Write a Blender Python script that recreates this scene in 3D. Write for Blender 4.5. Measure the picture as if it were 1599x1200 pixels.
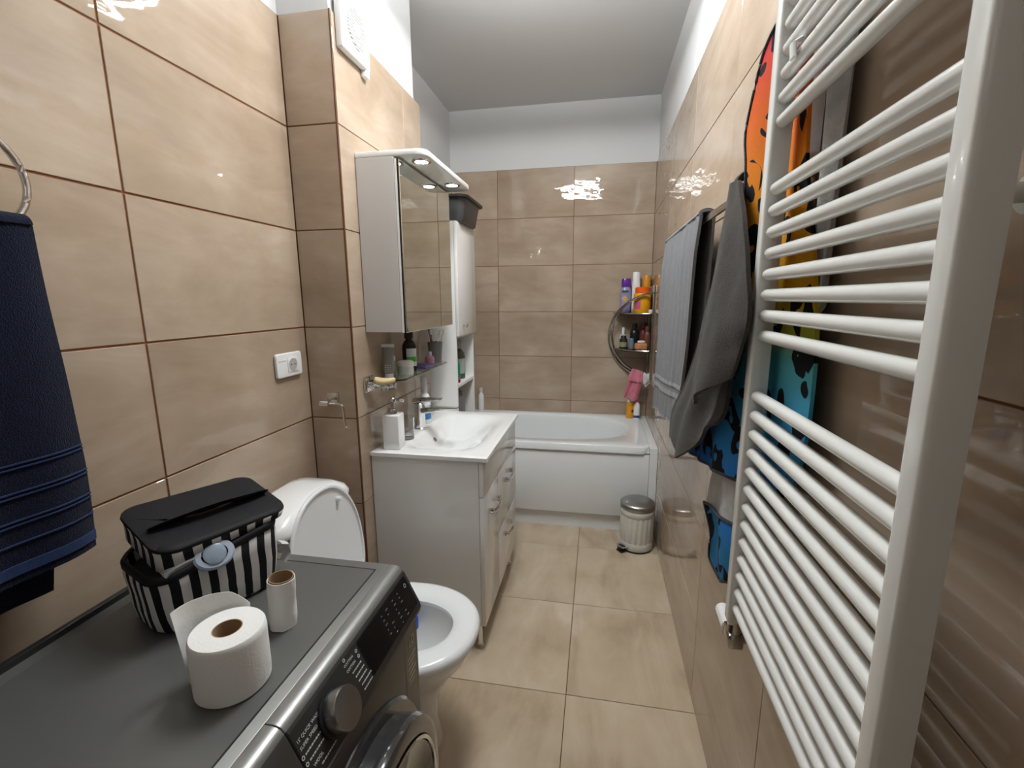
import bpy, bmesh, math, random
from math import sin, cos, pi, radians
from mathutils import Vector, Matrix, noise

random.seed(7)
for o in list(bpy.data.objects): bpy.data.objects.remove(o)
scene = bpy.context.scene
COL = scene.collection

# ------------------------------------------------------------------ camera, world, exposure
def make_camera():
    f, yaw, pit, rol = 720.48, 0.1838, 0.1829, -0.0065
    F = Vector((-sin(yaw)*cos(pit), cos(yaw)*cos(pit), -sin(pit)))
    R0 = Vector((cos(yaw), sin(yaw), 0)); U0 = R0.cross(F)
    R = cos(rol)*R0 + sin(rol)*U0; U = -sin(rol)*R0 + cos(rol)*U0
    cd = bpy.data.cameras.new('camera'); cd.sensor_width = 36.0; cd.lens = f/1599*36.0
    cd.clip_start = 0.02; cd.clip_end = 50
    co = bpy.data.objects.new('camera', cd); COL.objects.link(co)
    m = Matrix((R, U, -F)).transposed().to_4x4(); m.translation = Vector((1.0762, -1.8997, 1.4573))
    co.matrix_world = m
    scene.camera = co
make_camera()
wd = bpy.data.worlds.new('world'); scene.world = wd; wd.use_nodes = True
wd.node_tree.nodes['Background'].inputs[0].default_value = (0.9, 0.95, 1.0, 1)
wd.node_tree.nodes['Background'].inputs[1].default_value = 0.05
vs = scene.view_settings
vs.view_transform = 'Standard'; vs.look = 'None'; vs.gamma = 1.0; vs.use_curve_mapping = False
vs.exposure = 0.0
LAMP = 208.0          # radiance of the ceiling lamp's strips
SPOT = 70.0          # radiance of the mirror cabinet's two spots

# ------------------------------------------------------------------ room measures (metres)
W, D, XC, YC = 1.452, 1.667, 0.19, -0.338
YF = 0.445           # far end of the shaft
YR = -2.55           # wall behind the camera
ROWS = [-0.0227 + 0.345*i for i in range(8)]
ROWS[0] = 0.0
ZT = ROWS[-1]
ZC = 2.82

# ------------------------------------------------------------------ materials
def mat(name, col, rough=0.5, metal=0.0, spec=0.5, coat=0.0, trans=0.0, ior=1.45, emit=None, estr=0.0, alpha=1.0,
        sss=0.0, bump=None, vary=None, aniso=0.0, sheen=0.0):
    """bump=(scale,strength[,dist]) noise relief; vary=(scale,amount) noise colour variation"""
    m = bpy.data.materials.new(name); m.use_nodes = True
    nt = m.node_tree; b = nt.nodes['Principled BSDF']
    b.inputs['Base Color'].default_value = (*col, 1); b.inputs['Roughness'].default_value = rough
    b.inputs['Metallic'].default_value = metal; b.inputs['Specular IOR Level'].default_value = spec
    b.inputs['Coat Weight'].default_value = coat; b.inputs['Coat Roughness'].default_value = 0.05
    b.inputs['Transmission Weight'].default_value = trans; b.inputs['IOR'].default_value = ior
    b.inputs['Alpha'].default_value = alpha
    b.inputs['Sheen Weight'].default_value = sheen
    b.inputs['Anisotropic'].default_value = aniso
    if emit: b.inputs['Emission Color'].default_value = (*emit, 1); b.inputs['Emission Strength'].default_value = estr
    if bump or vary:
        tc = nt.nodes.new('ShaderNodeTexCoord')
    if bump:
        n = nt.nodes.new('ShaderNodeTexNoise'); n.inputs['Scale'].default_value = bump[0]; n.inputs['Detail'].default_value = 4
        nt.links.new(tc.outputs['Object'], n.inputs['Vector'])
        bp = nt.nodes.new('ShaderNodeBump'); bp.inputs['Strength'].default_value = bump[1]
        bp.inputs['Distance'].default_value = bump[2] if len(bump) > 2 else 0.005
        nt.links.new(n.outputs['Fac'], bp.inputs['Height']); nt.links.new(bp.outputs['Normal'], b.inputs['Normal'])
    if vary:
        n = nt.nodes.new('ShaderNodeTexNoise'); n.inputs['Scale'].default_value = vary[0]; n.inputs['Detail'].default_value = 5
        nt.links.new(tc.outputs['Object'], n.inputs['Vector'])
        r = nt.nodes.new('ShaderNodeValToRGB'); a = vary[1]
        r.color_ramp.elements[0].position = 0.3; r.color_ramp.elements[1].position = 0.7
        r.color_ramp.elements[0].color = (*[c*(1-a) for c in col], 1)
        r.color_ramp.elements[1].color = (*[min(1, c*(1+a)) for c in col], 1)
        nt.links.new(n.outputs['Fac'], r.inputs['Fac']); nt.links.new(r.outputs['Color'], b.inputs['Base Color'])
    return m

def tile_mat(name, c0, c1, c2, rough, streak=(1.6, 1.0, 7.0), wave=0.05, gloss=0.5):
    """cloudy glazed ceramic; every tile object gets its own piece of the pattern"""
    m = bpy.data.materials.new(name); m.use_nodes = True
    nt = m.node_tree; N = nt.nodes; Lk = nt.links.new; b = N['Principled BSDF']
    tc = N.new('ShaderNodeTexCoord'); oi = N.new('ShaderNodeObjectInfo')
    mul = N.new('ShaderNodeMath'); mul.operation = 'MULTIPLY'; mul.inputs[1].default_value = 37.0
    Lk(oi.outputs['Random'], mul.inputs[0])
    add = N.new('ShaderNodeVectorMath'); add.operation = 'ADD'; Lk(tc.outputs['Object'], add.inputs[0]); Lk(mul.outputs[0], add.inputs[1])
    mp = N.new('ShaderNodeMapping'); mp.inputs['Scale'].default_value = streak; Lk(add.outputs[0], mp.inputs['Vector'])
    n1 = N.new('ShaderNodeTexNoise'); n1.inputs['Scale'].default_value = 1.6; n1.inputs['Detail'].default_value = 7
    n1.inputs['Roughness'].default_value = 0.62; n1.inputs['Distortion'].default_value = 0.6; Lk(mp.outputs[0], n1.inputs['Vector'])
    n2 = N.new('ShaderNodeTexNoise'); n2.inputs['Scale'].default_value = 3.2; n2.inputs['Detail'].default_value = 4; Lk(add.outputs[0], n2.inputs['Vector'])
    mx = N.new('ShaderNodeMix'); mx.data_type = 'FLOAT'; mx.inputs['Factor'].default_value = 0.45
    Lk(n1.outputs['Fac'], mx.inputs['A']); Lk(n2.outputs['Fac'], mx.inputs['B'])
    r = N.new('ShaderNodeValToRGB'); e = r.color_ramp.elements
    e[0].position = 0.34; e[0].color = (*c0, 1); e[1].position = 0.66; e[1].color = (*c2, 1)
    k = r.color_ramp.elements.new(0.5); k.color = (*c1, 1)
    Lk(mx.outputs['Result'], r.inputs['Fac'])
    Lk(r.outputs['Color'], b.inputs['Base Color'])
    b.inputs['Roughness'].default_value = rough; b.inputs['Specular IOR Level'].default_value = gloss
    mp2 = N.new('ShaderNodeMapping'); mp2.inputs['Scale'].default_value = (2.2, 2.2, 6.0); Lk(add.outputs[0], mp2.inputs['Vector'])
    n3 = N.new('ShaderNodeTexNoise'); n3.inputs['Scale'].default_value = 2.6; n3.inputs['Detail'].default_value = 1.0; Lk(mp2.outputs[0], n3.inputs['Vector'])
    bp = N.new('ShaderNodeBump'); bp.inputs['Strength'].default_value = wave; bp.inputs['Distance'].default_value = 0.02
    Lk(n3.outputs['Fac'], bp.inputs['Height']); Lk(bp.outputs['Normal'], b.inputs['Normal'])
    return m

M = {}
M['tile'] = tile_mat('beige_wall_tile', (.335, .247, .174), (.428, .328, .243), (.52, .415, .322), 0.022, streak=(1.3, 1.0, 4.0), wave=0.085)
M['floor_tile'] = tile_mat('beige_floor_tile', (.42, .315, .215), (.56, .445, .32), (.67, .56, .425), 0.07, streak=(3.5, 1.0, 1.0), wave=0.02)
M['grout'] = mat('brown_grout', (.22, .085, .030), 0.9)
M['grout_floor'] = mat('dark_floor_grout', (.13, .075, .04), 0.9)
M['plaster'] = mat('white_plaster', (.69, .69, .69), 0.85, bump=(60, .05))
M['trim'] = mat('brown_corner_trim', (.12, .045, .018), 0.45)
M['white'] = mat('white_gloss_lacquer', (.80, .79, .77), 0.12, coat=0.3)
M['white_edge'] = mat('white_laminate', (.82, .81, .79), 0.3)
M['inside'] = mat('white_laminate_inside', (.72, .71, .69), 0.5)
M['ceramic'] = mat('white_ceramic', (.86, .86, .855), 0.06, coat=0.5)
M['acrylic'] = mat('white_acrylic', (.84, .86, .87), 0.10, coat=0.3)
M['seat'] = mat('white_seat_plastic', (.85, .86, .87), 0.16)
M['bowl_in'] = mat('toilet_bowl_glaze', (.80, .84, .84), 0.05)
M['chrome'] = mat('chrome', (.72, .72, .72), 0.08, metal=1)
M['steel'] = mat('brushed_steel', (.38, .38, .37), 0.30, metal=1, aniso=0.5)
M['dark_steel'] = mat('dark_chrome', (.42, .40, .37), 0.16, metal=1)
M['mirror'] = mat('mirror_silver', (.80, .83, .79), 0.015, metal=1)
M['glass'] = mat('greenish_shelf_glass', (.80, .93, .86), 0.02, trans=1.0, ior=1.5)
M['clear'] = mat('clear_glass', (.93, .95, .95), 0.02, trans=1.0, ior=1.45)
M['radiator'] = mat('white_radiator_enamel', (.79, .79, .76), 0.16, coat=0.3)
M['wm_top'] = mat('graphite_sheet', (.135, .136, .130), 0.45, metal=0.45, bump=(900, .05, .001))
M['wm_silver'] = mat('silver_graphite_frame', (.24, .24, .23), 0.34, metal=0.6)
M['wm_body'] = mat('dark_inox_front', (.085, .078, .070), 0.36, metal=0.6)
M['wm_fascia'] = mat('dark_control_panel', (.034, .031, .028), 0.5, spec=.25)
M['wm_black'] = mat('black_gloss_panel', (.007, .007, .008), 0.25, spec=.3)
M['wm_glass'] = mat('dark_door_glass', (.020, .018, .016), 0.06, coat=0.5)
M['wm_ring'] = mat('dark_chrome_ring', (.035, .035, .036), 0.14, coat=.5)
M['print'] = mat('grey_print', (.60, .60, .60), 0.6)
M['gold'] = mat('pale_gold_print', (.55, .45, .28), 0.5)
M['black'] = mat('black_plastic', (.015, .015, .015), 0.4)
M['rubber'] = mat('black_rubber', (.02, .02, .02), 0.7)
M['paper'] = mat('white_tissue_paper', (.84, .83, .81), 0.95, bump=(220, .25, .002))
M['cardboard'] = mat('brown_cardboard', (.36, .24, .14), 0.9)
M['white_plastic'] = mat('white_plastic', (.82, .82, .81), 0.3)
M['warm_white'] = mat('lamp_diffuser', (1, 1, 1), 0.5, emit=(.94, .985, 1.0), estr=LAMP)
M['spot'] = mat('spot_diffuser', (1, 1, 1), 0.5, emit=(.97, 1.0, .93), estr=SPOT)

# ------------------------------------------------------------------ mesh builder
class MB:
    def __init__(s): s.bm = bmesh.new()
    def _take(s, b, mtx=None):
        me = bpy.data.meshes.new('t'); b.to_mesh(me); b.free()
        if mtx is not None: me.transform(mtx)
        s.bm.from_mesh(me); bpy.data.meshes.remove(me); return s
    def box(s, x0, x1, y0, y1, z0, z1, bev=0.0, seg=2, mtx=None):
        b = bmesh.new(); bmesh.ops.create_cube(b, size=1)
        for v in b.verts:
            v.co = Vector(((x0+x1)/2 + v.co.x*(x1-x0), (y0+y1)/2 + v.co.y*(y1-y0), (z0+z1)/2 + v.co.z*(z1-z0)))
        if bev > 0: bmesh.ops.bevel(b, geom=list(b.edges), offset=min(bev, .49*min(abs(x1-x0), abs(y1-y0), abs(z1-z0))), segments=seg, affect='EDGES', profile=0.5)
        return s._take(b, mtx)
    def loft(s, loops, cap0=True, cap1=True, closed=True):
        b = bmesh.new(); rows = [[b.verts.new(p) for p in l] for l in loops]; n = len(rows[0])
        for i in range(len(rows)-1):
            for j in range(n if closed else n-1):
                k = (j+1) % n
                try: b.faces.new((rows[i][j], rows[i][k], rows[i+1][k], rows[i+1][j]))
                except ValueError: pass
        if cap0 and closed: b.faces.new(list(reversed(rows[0])))
        if cap1 and closed: b.faces.new(rows[-1])
        bmesh.ops.recalc_face_normals(b, faces=b.faces)
        return s._take(b)
    def lathe(s, cx, cy, prof, seg=32, mtx=None):
        """prof: [(r,z)] bottom to top; r=0 closes"""
        b = bmesh.new(); rows = []
        for r, z in prof:
            if r < 1e-6: rows.append([b.verts.new((cx, cy, z))])
            else: rows.append([b.verts.new((cx + r*cos(2*pi*k/seg), cy + r*sin(2*pi*k/seg), z)) for k in range(seg)])
        for a, c in zip(rows, rows[1:]):
            if len(a) == 1 and len(c) == 1: continue
            for k in range(seg):
                k2 = (k+1) % seg
                if len(a) == 1: b.faces.new((a[0], c[k2], c[k]))
                elif len(c) == 1: b.faces.new((a[k], a[k2], c[0]))
                else: b.faces.new((a[k], a[k2], c[k2], c[k]))
        bmesh.ops.recalc_face_normals(b, faces=b.faces)
        return s._take(b, mtx)
    def cyl(s, p0, p1, r, r1=None, seg=24, bev=0.0):
        p0, p1 = Vector(p0), Vector(p1); d = p1-p0; h = d.length; r1 = r if r1 is None else r1
        q = d.to_track_quat('Z', 'Y').to_matrix().to_4x4(); q.translation = p0
        if bev: prof = [(0, 0), (r-bev, 0), (r, bev), (r1, h-bev), (r1-bev, h), (0, h)]
        else: prof = [(0, 0), (r, 0), (r1, h), (0, h)]
        return s.lathe(0, 0, prof, seg, q)
    def tube(s, pts, r, seg=10, closed=False, flat=None):
        """sweep; flat=(a,b,axis) elliptical section a along axis"""
        pts = [Vector(p) for p in pts]; n = len(pts); loops = []
        up = Vector((0, 0, 1))
        for i, p in enumerate(pts):
            a = pts[(i-1) % n] if (closed or i > 0) else p
            c = pts[(i+1) % n] if (closed or i < n-1) else p
            t = (c-a).normalized()
            ref = Vector(flat[2]) if flat else (up if abs(t.dot(up)) < 0.95 else Vector((1, 0, 0)))
            u = (ref - t*ref.dot(t)).normalized(); v = t.cross(u)
            ra, rb = (flat[0], flat[1]) if flat else ((r[i], r[i]) if isinstance(r, (list, tuple)) else (r, r))
            loops.append([p + u*ra*cos(2*pi*k/seg) + v*rb*sin(2*pi*k/seg) for k in range(seg)])
        if closed: loops.append(loops[0])
        return s.loft(loops, not closed, not closed)
    def prism(s, out, axis, a, b_, bev=0.0, seg=2):
        """extrude a 2D outline along axis from a to b_"""
        def P(u, v, t): return {'x': (t, u, v), 'y': (u, t, v), 'z': (u, v, t)}[axis]
        b = bmesh.new()
        r0 = [b.verts.new(P(u, v, a)) for u, v in out]; r1 = [b.verts.new(P(u, v, b_)) for u, v in out]
        n = len(out)
        for j in range(n): b.faces.new((r0[j], r0[(j+1) % n], r1[(j+1) % n], r1[j]))
        f0 = b.faces.new(list(reversed(r0))); f1 = b.faces.new(r1)
        bmesh.ops.recalc_face_normals(b, faces=b.faces)
        if bev > 0: bmesh.ops.bevel(b, geom=list(f0.edges)+list(f1.edges), offset=bev, segments=seg, affect='EDGES', profile=0.5)
        return s._take(b)
    def sheet(s, fn, nu, nv, th=0.003, uv=False):
        """thick cloth from fn(u,v)->point, u,v in 0..1"""
        P = [[Vector(fn(i/nu, j/nv)) for i in range(nu+1)] for j in range(nv+1)]
        b = bmesh.new()
        A, B = [], []
        for j in range(nv+1):
            ra, rb = [], []
            for i in range(nu+1):
                du = P[j][min(i+1, nu)] - P[j][max(i-1, 0)]; dv = P[min(j+1, nv)][i] - P[max(j-1, 0)][i]
                n = du.cross(dv); n = n.normalized() if n.length > 1e-9 else Vector((1, 0, 0))
                ra.append(b.verts.new(P[j][i] + n*th/2)); rb.append(b.verts.new(P[j][i] - n*th/2))
            A.append(ra); B.append(rb)
        for j in range(nv):
            for i in range(nu):
                b.faces.new((A[j][i], A[j][i+1], A[j+1][i+1], A[j+1][i])); b.faces.new((B[j][i], B[j+1][i], B[j+1][i+1], B[j][i+1]))
        for i in range(nu):
            b.faces.new((A[0][i], B[0][i], B[0][i+1], A[0][i+1])); b.faces.new((A[nv][i], A[nv][i+1], B[nv][i+1], B[nv][i]))
        for j in range(nv):
            b.faces.new((A[j][0], A[j+1][0], B[j+1][0], B[j][0])); b.faces.new((A[j][nu], B[j][nu], B[j+1][nu], A[j+1][nu]))
        bmesh.ops.recalc_face_normals(b, faces=b.faces)
        return s._take(b)
    def bevel_all(s, w, seg=2, angle=40):
        es = [e for e in s.bm.edges if len(e.link_faces) == 2 and e.calc_face_angle(0) > radians(angle)]
        bmesh.ops.bevel(s.bm, geom=es, offset=w, segments=seg, affect='EDGES', profile=0.5); return s

def mesh_from(mb, name, m, off=Vector((0, 0, 0)), smooth=35):
    me = bpy.data.meshes.new(name)
    bmesh.ops.remove_doubles(mb.bm, verts=mb.bm.verts, dist=1e-6)
    mb.bm.to_mesh(me); mb.bm.free()
    if off.length: me.transform(Matrix.Translation(-off))
    if m is not None: me.materials.append(m)
    if smooth:
        me.polygons.foreach_set('use_smooth', [True]*len(me.polygons))
        me.set_sharp_from_angle(angle=radians(smooth))
    me.update()
    return me

def root_loc(o):
    while o.parent: o = o.parent
    return o.location.copy()

def part(name, mb, m, parent, label=None, smooth=35, kind=None):
    """mb in world coordinates; parent chain unrotated"""
    me = mesh_from(mb, name, m, root_loc(parent), smooth)
    o = bpy.data.objects.new(name, me); COL.objects.link(o); o.parent = parent
    if label: o['label'] = label
    if kind: o['kind'] = kind
    return o

def thing(name, label, cat, loc, group=None):
    o = bpy.data.objects.new(name, None); COL.objects.link(o); o.location = loc; o.empty_display_size = .05
    o['label'] = label; o['category'] = cat
    if group: o['group'] = group
    return o

def solo(name, mb, m, label, cat, group=None, smooth=35, kind=None):
    me = mesh_from(mb, name, m, Vector((0, 0, 0)), smooth)
    xs = [v.co for v in me.vertices]
    c = Vector(((min(v.x for v in xs)+max(v.x for v in xs))/2, (min(v.y for v in xs)+max(v.y for v in xs))/2, min(v.z for v in xs)))
    me.transform(Matrix.Translation(-c))
    o = bpy.data.objects.new(name, me); COL.objects.link(o); o.location = c
    o['label'] = label; o['category'] = cat
    if group: o['group'] = group
    if kind: o['kind'] = kind
    return o

def struct(name, mb, m, label=None, cat=None, smooth=35):
    me = mesh_from(mb, name, m, Vector((0, 0, 0)), smooth)
    o = bpy.data.objects.new(name, me); COL.objects.link(o); o['kind'] = 'structure'
    if label: o['label'] = label
    if cat: o['category'] = cat
    return o

def inst(name, me, parent, loc, rz=0.0):
    o = bpy.data.objects.new(name, me); COL.objects.link(o); o.parent = parent
    o.location = Vector(loc) - root_loc(parent); o.rotation_euler = (0, 0, rz)
    return o

def text(parent, s, size, mtx, m, name='lettering', extrude=0.0002, align='LEFT'):
    cu = bpy.data.curves.new('t', 'FONT'); cu.body = s; cu.size = size; cu.extrude = extrude; cu.align_x = align; cu.align_y = 'CENTER'
    cu.resolution_u = 2
    to = bpy.data.objects.new('t', cu); COL.objects.link(to)
    dg = bpy.context.evaluated_depsgraph_get()
    me = bpy.data.meshes.new_from_object(to.evaluated_get(dg))
    bpy.data.objects.remove(to); bpy.data.curves.remove(cu)
    me.transform(mtx); me.transform(Matrix.Translation(-root_loc(parent)))
    me.materials.clear(); me.materials.append(m); me.name = name
    o = bpy.data.objects.new(name, me); COL.objects.link(o); o.parent = parent
    return o

def rrect(x0, x1, y0, y1, r, n=6):
    pts = []
    for cx, cy, a in ((x1-r, y1-r, 0), (x0+r, y1-r, 90), (x0+r, y0+r, 180), (x1-r, y0+r, 270)):
        for k in range(n+1):
            t = radians(a + 90*k/n); pts.append((cx + r*cos(t), cy + r*sin(t)))
    return pts

def lerp(a, b, t): return a + (b-a)*t
def poly(pts, t):
    """piecewise-linear/smooth sample of a list of tuples at t in 0..1 (Catmull-Rom)"""
    n = len(pts)-1; f = min(max(t, 0), 1)*n; i = min(int(f), n-1); u = f-i
    p0, p1, p2, p3 = (Vector(pts[max(i-1, 0)]), Vector(pts[i]), Vector(pts[i+1]), Vector(pts[min(i+2, n)]))
    return 0.5*((2*p1) + (p2-p0)*u + (2*p0-5*p1+4*p2-p3)*u*u + (3*p1-p0-3*p2+p3)*u**3)

# ------------------------------------------------------------------ the room
_tiles = {}
def tile_mesh(w, h, t=0.008):
    k = (round(w, 3), round(h, 3))
    if k not in _tiles:
        _tiles[k] = mesh_from(MB().box(-w/2, w/2, -t, 0, -h/2, h/2, bev=0.0012, seg=1), 'tile', M['tile'], smooth=30)
    return _tiles[k]

def tile_face(parent, fixed, side, us, zs, gap=0.0035):
    """side 'back' faces -y, 'right' faces -x, 'left' faces +x; fixed = plane of the tile fronts"""
    rz = {'back': 0, 'right': -pi/2, 'left': pi/2}[side]
    for u0, u1 in zip(us, us[1:]):
        for z0, z1 in zip(zs, zs[1:]):
            w, h = u1-u0-gap, z1-z0-gap; u, z = (u0+u1)/2, (z0+z1)/2
            if side == 'back': loc = (u, fixed+.008, z)
            elif side == 'right': loc = (fixed+.008, u, z)
            else: loc = (fixed-.008, u, z)
            inst('tile', tile_mesh(w, h), parent, loc, rz)

# floor
fl = struct('floor', MB().box(-.15, W+.1, YR, D+.1, -.12, -.003), M['grout_floor'], 'beige tiled bathroom floor with dark joints', 'floor')
_ft = {}
fx = [-.04, .466, .9956, W+.005]
fy = [YR, -1.992, -1.4626, -.9333, -.404, .1249, .6542, 1.1835, D]
for a, b in zip(fx, fx[1:]):
    for c, d in zip(fy, fy[1:]):
        k = (round(b-a, 3), round(d-c, 3))
        if k not in _ft:
            _ft[k] = mesh_from(MB().box(-(b-a)/2+.0014, (b-a)/2-.0014, -(d-c)/2+.0014, (d-c)/2-.0014, -.008, 0, bev=.001, seg=1), 'tile', M['floor_tile'], smooth=30)
        inst('tile', _ft[k], fl, ((a+b)/2, (c+d)/2, 0))
# left wall, in front of the shaft
wl = struct('wall_left', MB().box(-.12, -.009, YR, YC+.02, -.1, ZC), M['plaster'], 'left wall of large beige tiles with brown joints', 'wall')
part('grout', MB().box(-.012, -.003, YR, YC+.002, 0, ZT), M['grout'], wl)
tile_face(wl, 0.0, 'left', [YR, -2.19, -1.575, -.961, YC], ROWS, .005)
# left wall beyond the shaft (tub niche)
wn = struct('wall_niche', MB().box(-.12, -.05, YC, D+.05, -.1, ZC), M['plaster'], 'recessed left wall above the bathtub end', 'wall')
part('grout', MB().box(-.053, -.044, YF, D, 0, ZT), M['grout'], wn)
tile_face(wn, -.041, 'left', [YF, .527, 1.097, D], ROWS)
# the shaft
ws = struct('wall_shaft', MB().box(-.055, XC-.010, YC+.010, YF-.055, -.05, ZC), M['plaster'], 'boxed pipe shaft tiled in beige with white plaster top', 'wall')
part('grout', MB().box(-.04, XC-.003, YC+.003, YF-.003, 0, ZT-.001), M['grout'], ws)
tile_face(ws, YC, 'back', [0.0, XC-.001], ROWS, .004)
tile_face(ws, XC, 'left', [YC+.006, YC+.006+.565, YF], ROWS, .003)
t1 = struct('trim_1', MB().box(XC-.006, XC+.0008, YC-.0008, YC+.006, 0, ZT, bev=.0015, seg=1), M['trim'], 'thin brown corner strip on the shaft edge', 'trim')
# back wall
wb = struct('wall_back', MB().box(-.12, W+.12, D+.009, D+.12, -.1, ZC), M['plaster'], 'back wall of beige tiles behind the bathtub', 'wall')
part('grout', MB().box(-.05, W, D+.003, D+.012, 0, ZT), M['grout'], wb)
tile_face(wb, D, 'back', [-.041, .3117, .8815, W], ROWS, .003)
# right wall
wr = struct('wall_right', MB().box(W+.009, W+.12, YR, D+.05, -.1, ZC), M['plaster'], 'right wall of glossy beige tiles', 'wall')
part('grout', MB().box(W+.003, W+.012, YR, D, 0, ZT), M['grout'], wr)
tile_face(wr, W, 'right', [YR, -2.185, -1.565, -.945, -.335, .285, .905, 1.5, D], ROWS, .003)
# wall behind the camera with a white door
wf = struct('wall_front', MB().box(-.12, .42, YR-.12, YR, -.1, ZC).box(1.30, W+.12, YR-.12, YR, -.1, ZC).box(.42, 1.30, YR-.12, YR, 2.08, ZC), M['plaster'], 'plain white wall behind the viewer with an open doorway', 'wall')
YH = YR-1.5                                                       # the unlit hall the door opens to
hm = mat('hall_paint', (.30, .28, .25), .8)
struct('wall_hall', MB().box(-.12, -.05, YH, YR-.12, -.1, ZC).box(W+.05, W+.12, YH, YR-.12, -.1, ZC).box(-.12, W+.12, YH-.1, YH, -.1, ZC), hm, 'dim painted walls of the hall behind the viewer', 'wall')
struct('floor_hall', MB().box(-.12, W+.12, YH, YR-.0, -.12, -.004), mat('hall_laminate', (.16, .10, .06), .4), 'dark floor of the hall behind the viewer', 'floor')
struct('ceiling_hall', MB().box(-.12, W+.12, YH-.1, YR-.12, ZC, ZC+.1), hm, 'ceiling of the hall behind the viewer', 'ceiling')
d1 = struct('door_1', MB().box(1.262, 1.300, YR-1.0, YR-.13, .01, 2.07, bev=.004), M['white_edge'], 'white bathroom door standing open behind the viewer', 'door')
part('door_frame', MB().box(.42, .45, YR-.13, YR+.012, 0, 2.08, bev=.004).box(1.27, 1.30, YR-.125, YR+.012, 0, 2.08, bev=.004).box(.45, 1.27, YR-.13, YR+.012, 2.05, 2.08, bev=.004), M['white_edge'], d1)
part('door_handle', MB().cyl((1.262, YR-.93, 1.03), (1.215, YR-.93, 1.03), .009).cyl((1.22, YR-.93, 1.03), (1.22, YR-.81, 1.03), .009), M['chrome'], d1)
struct('ceiling', MB().box(-.12, W+.12, YR-.12, D+.12, ZC, ZC+.1), M['plaster'], 'plain white plastered ceiling', 'ceiling')

# ------------------------------------------------------------------ ceiling lamp with wavy light strips
def ceiling_lamp():
    cx, cy, z = .84, -.385, 2.665
    t = thing('ceiling_lamp', 'ceiling lamp with wavy light strips, seen mirrored in the tiles', 'lamp', (cx, cy, z))
    part('base_plate', MB().box(cx-.20, cx+.20, cy-.20, cy+.20, ZC-.022, ZC-.0005, bev=.005), M['white_plastic'], t)
    for sx in (-.12, .12): part('stem', MB().cyl((cx+sx, cy, z+.02), (cx+sx, cy, ZC-.02), .006, seg=12), M['chrome'], t)
    for sx in (-.12, .12): part('rail', MB().box(cx+sx-.008, cx+sx+.008, cy-.36, cy+.36, z+.0150, z+.026, bev=.002), M['chrome'], t)
    for k in range(5):
        y = cy - .33 + .165*k; ph = k*1.3
        half = (.15, .22, .20, .23, .19, .14)[k]; rows = []; n = 20
        for i in range(n+1):
            s = i/n; x = cx + .03*sin(k*1.7) + (s-.5)*2*half; yy = y + .030*sin(s*5.4+ph); w = .003 + .010*sin(pi*s)
            rows.append([(x, yy-w, z), (x, yy+w, z), (x, yy+w*.8, z+.011), (x, yy-w*.8, z+.011)])
        st = part('light_strip', MB().loft(rows), M['warm_white'], t)
        part('upward_light_shield', MB().loft([[(r[3][0], r[3][1]-.005, z+.0115), (r[2][0], r[2][1]+.005, z+.0115), (r[2][0], r[2][1]+.005, z+.0145), (r[3][0], r[3][1]-.005, z+.0145)] for r in rows]), M['steel'], st)  # added opaque cover that keeps the strips' light off the ceiling
ceiling_lamp()

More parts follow.
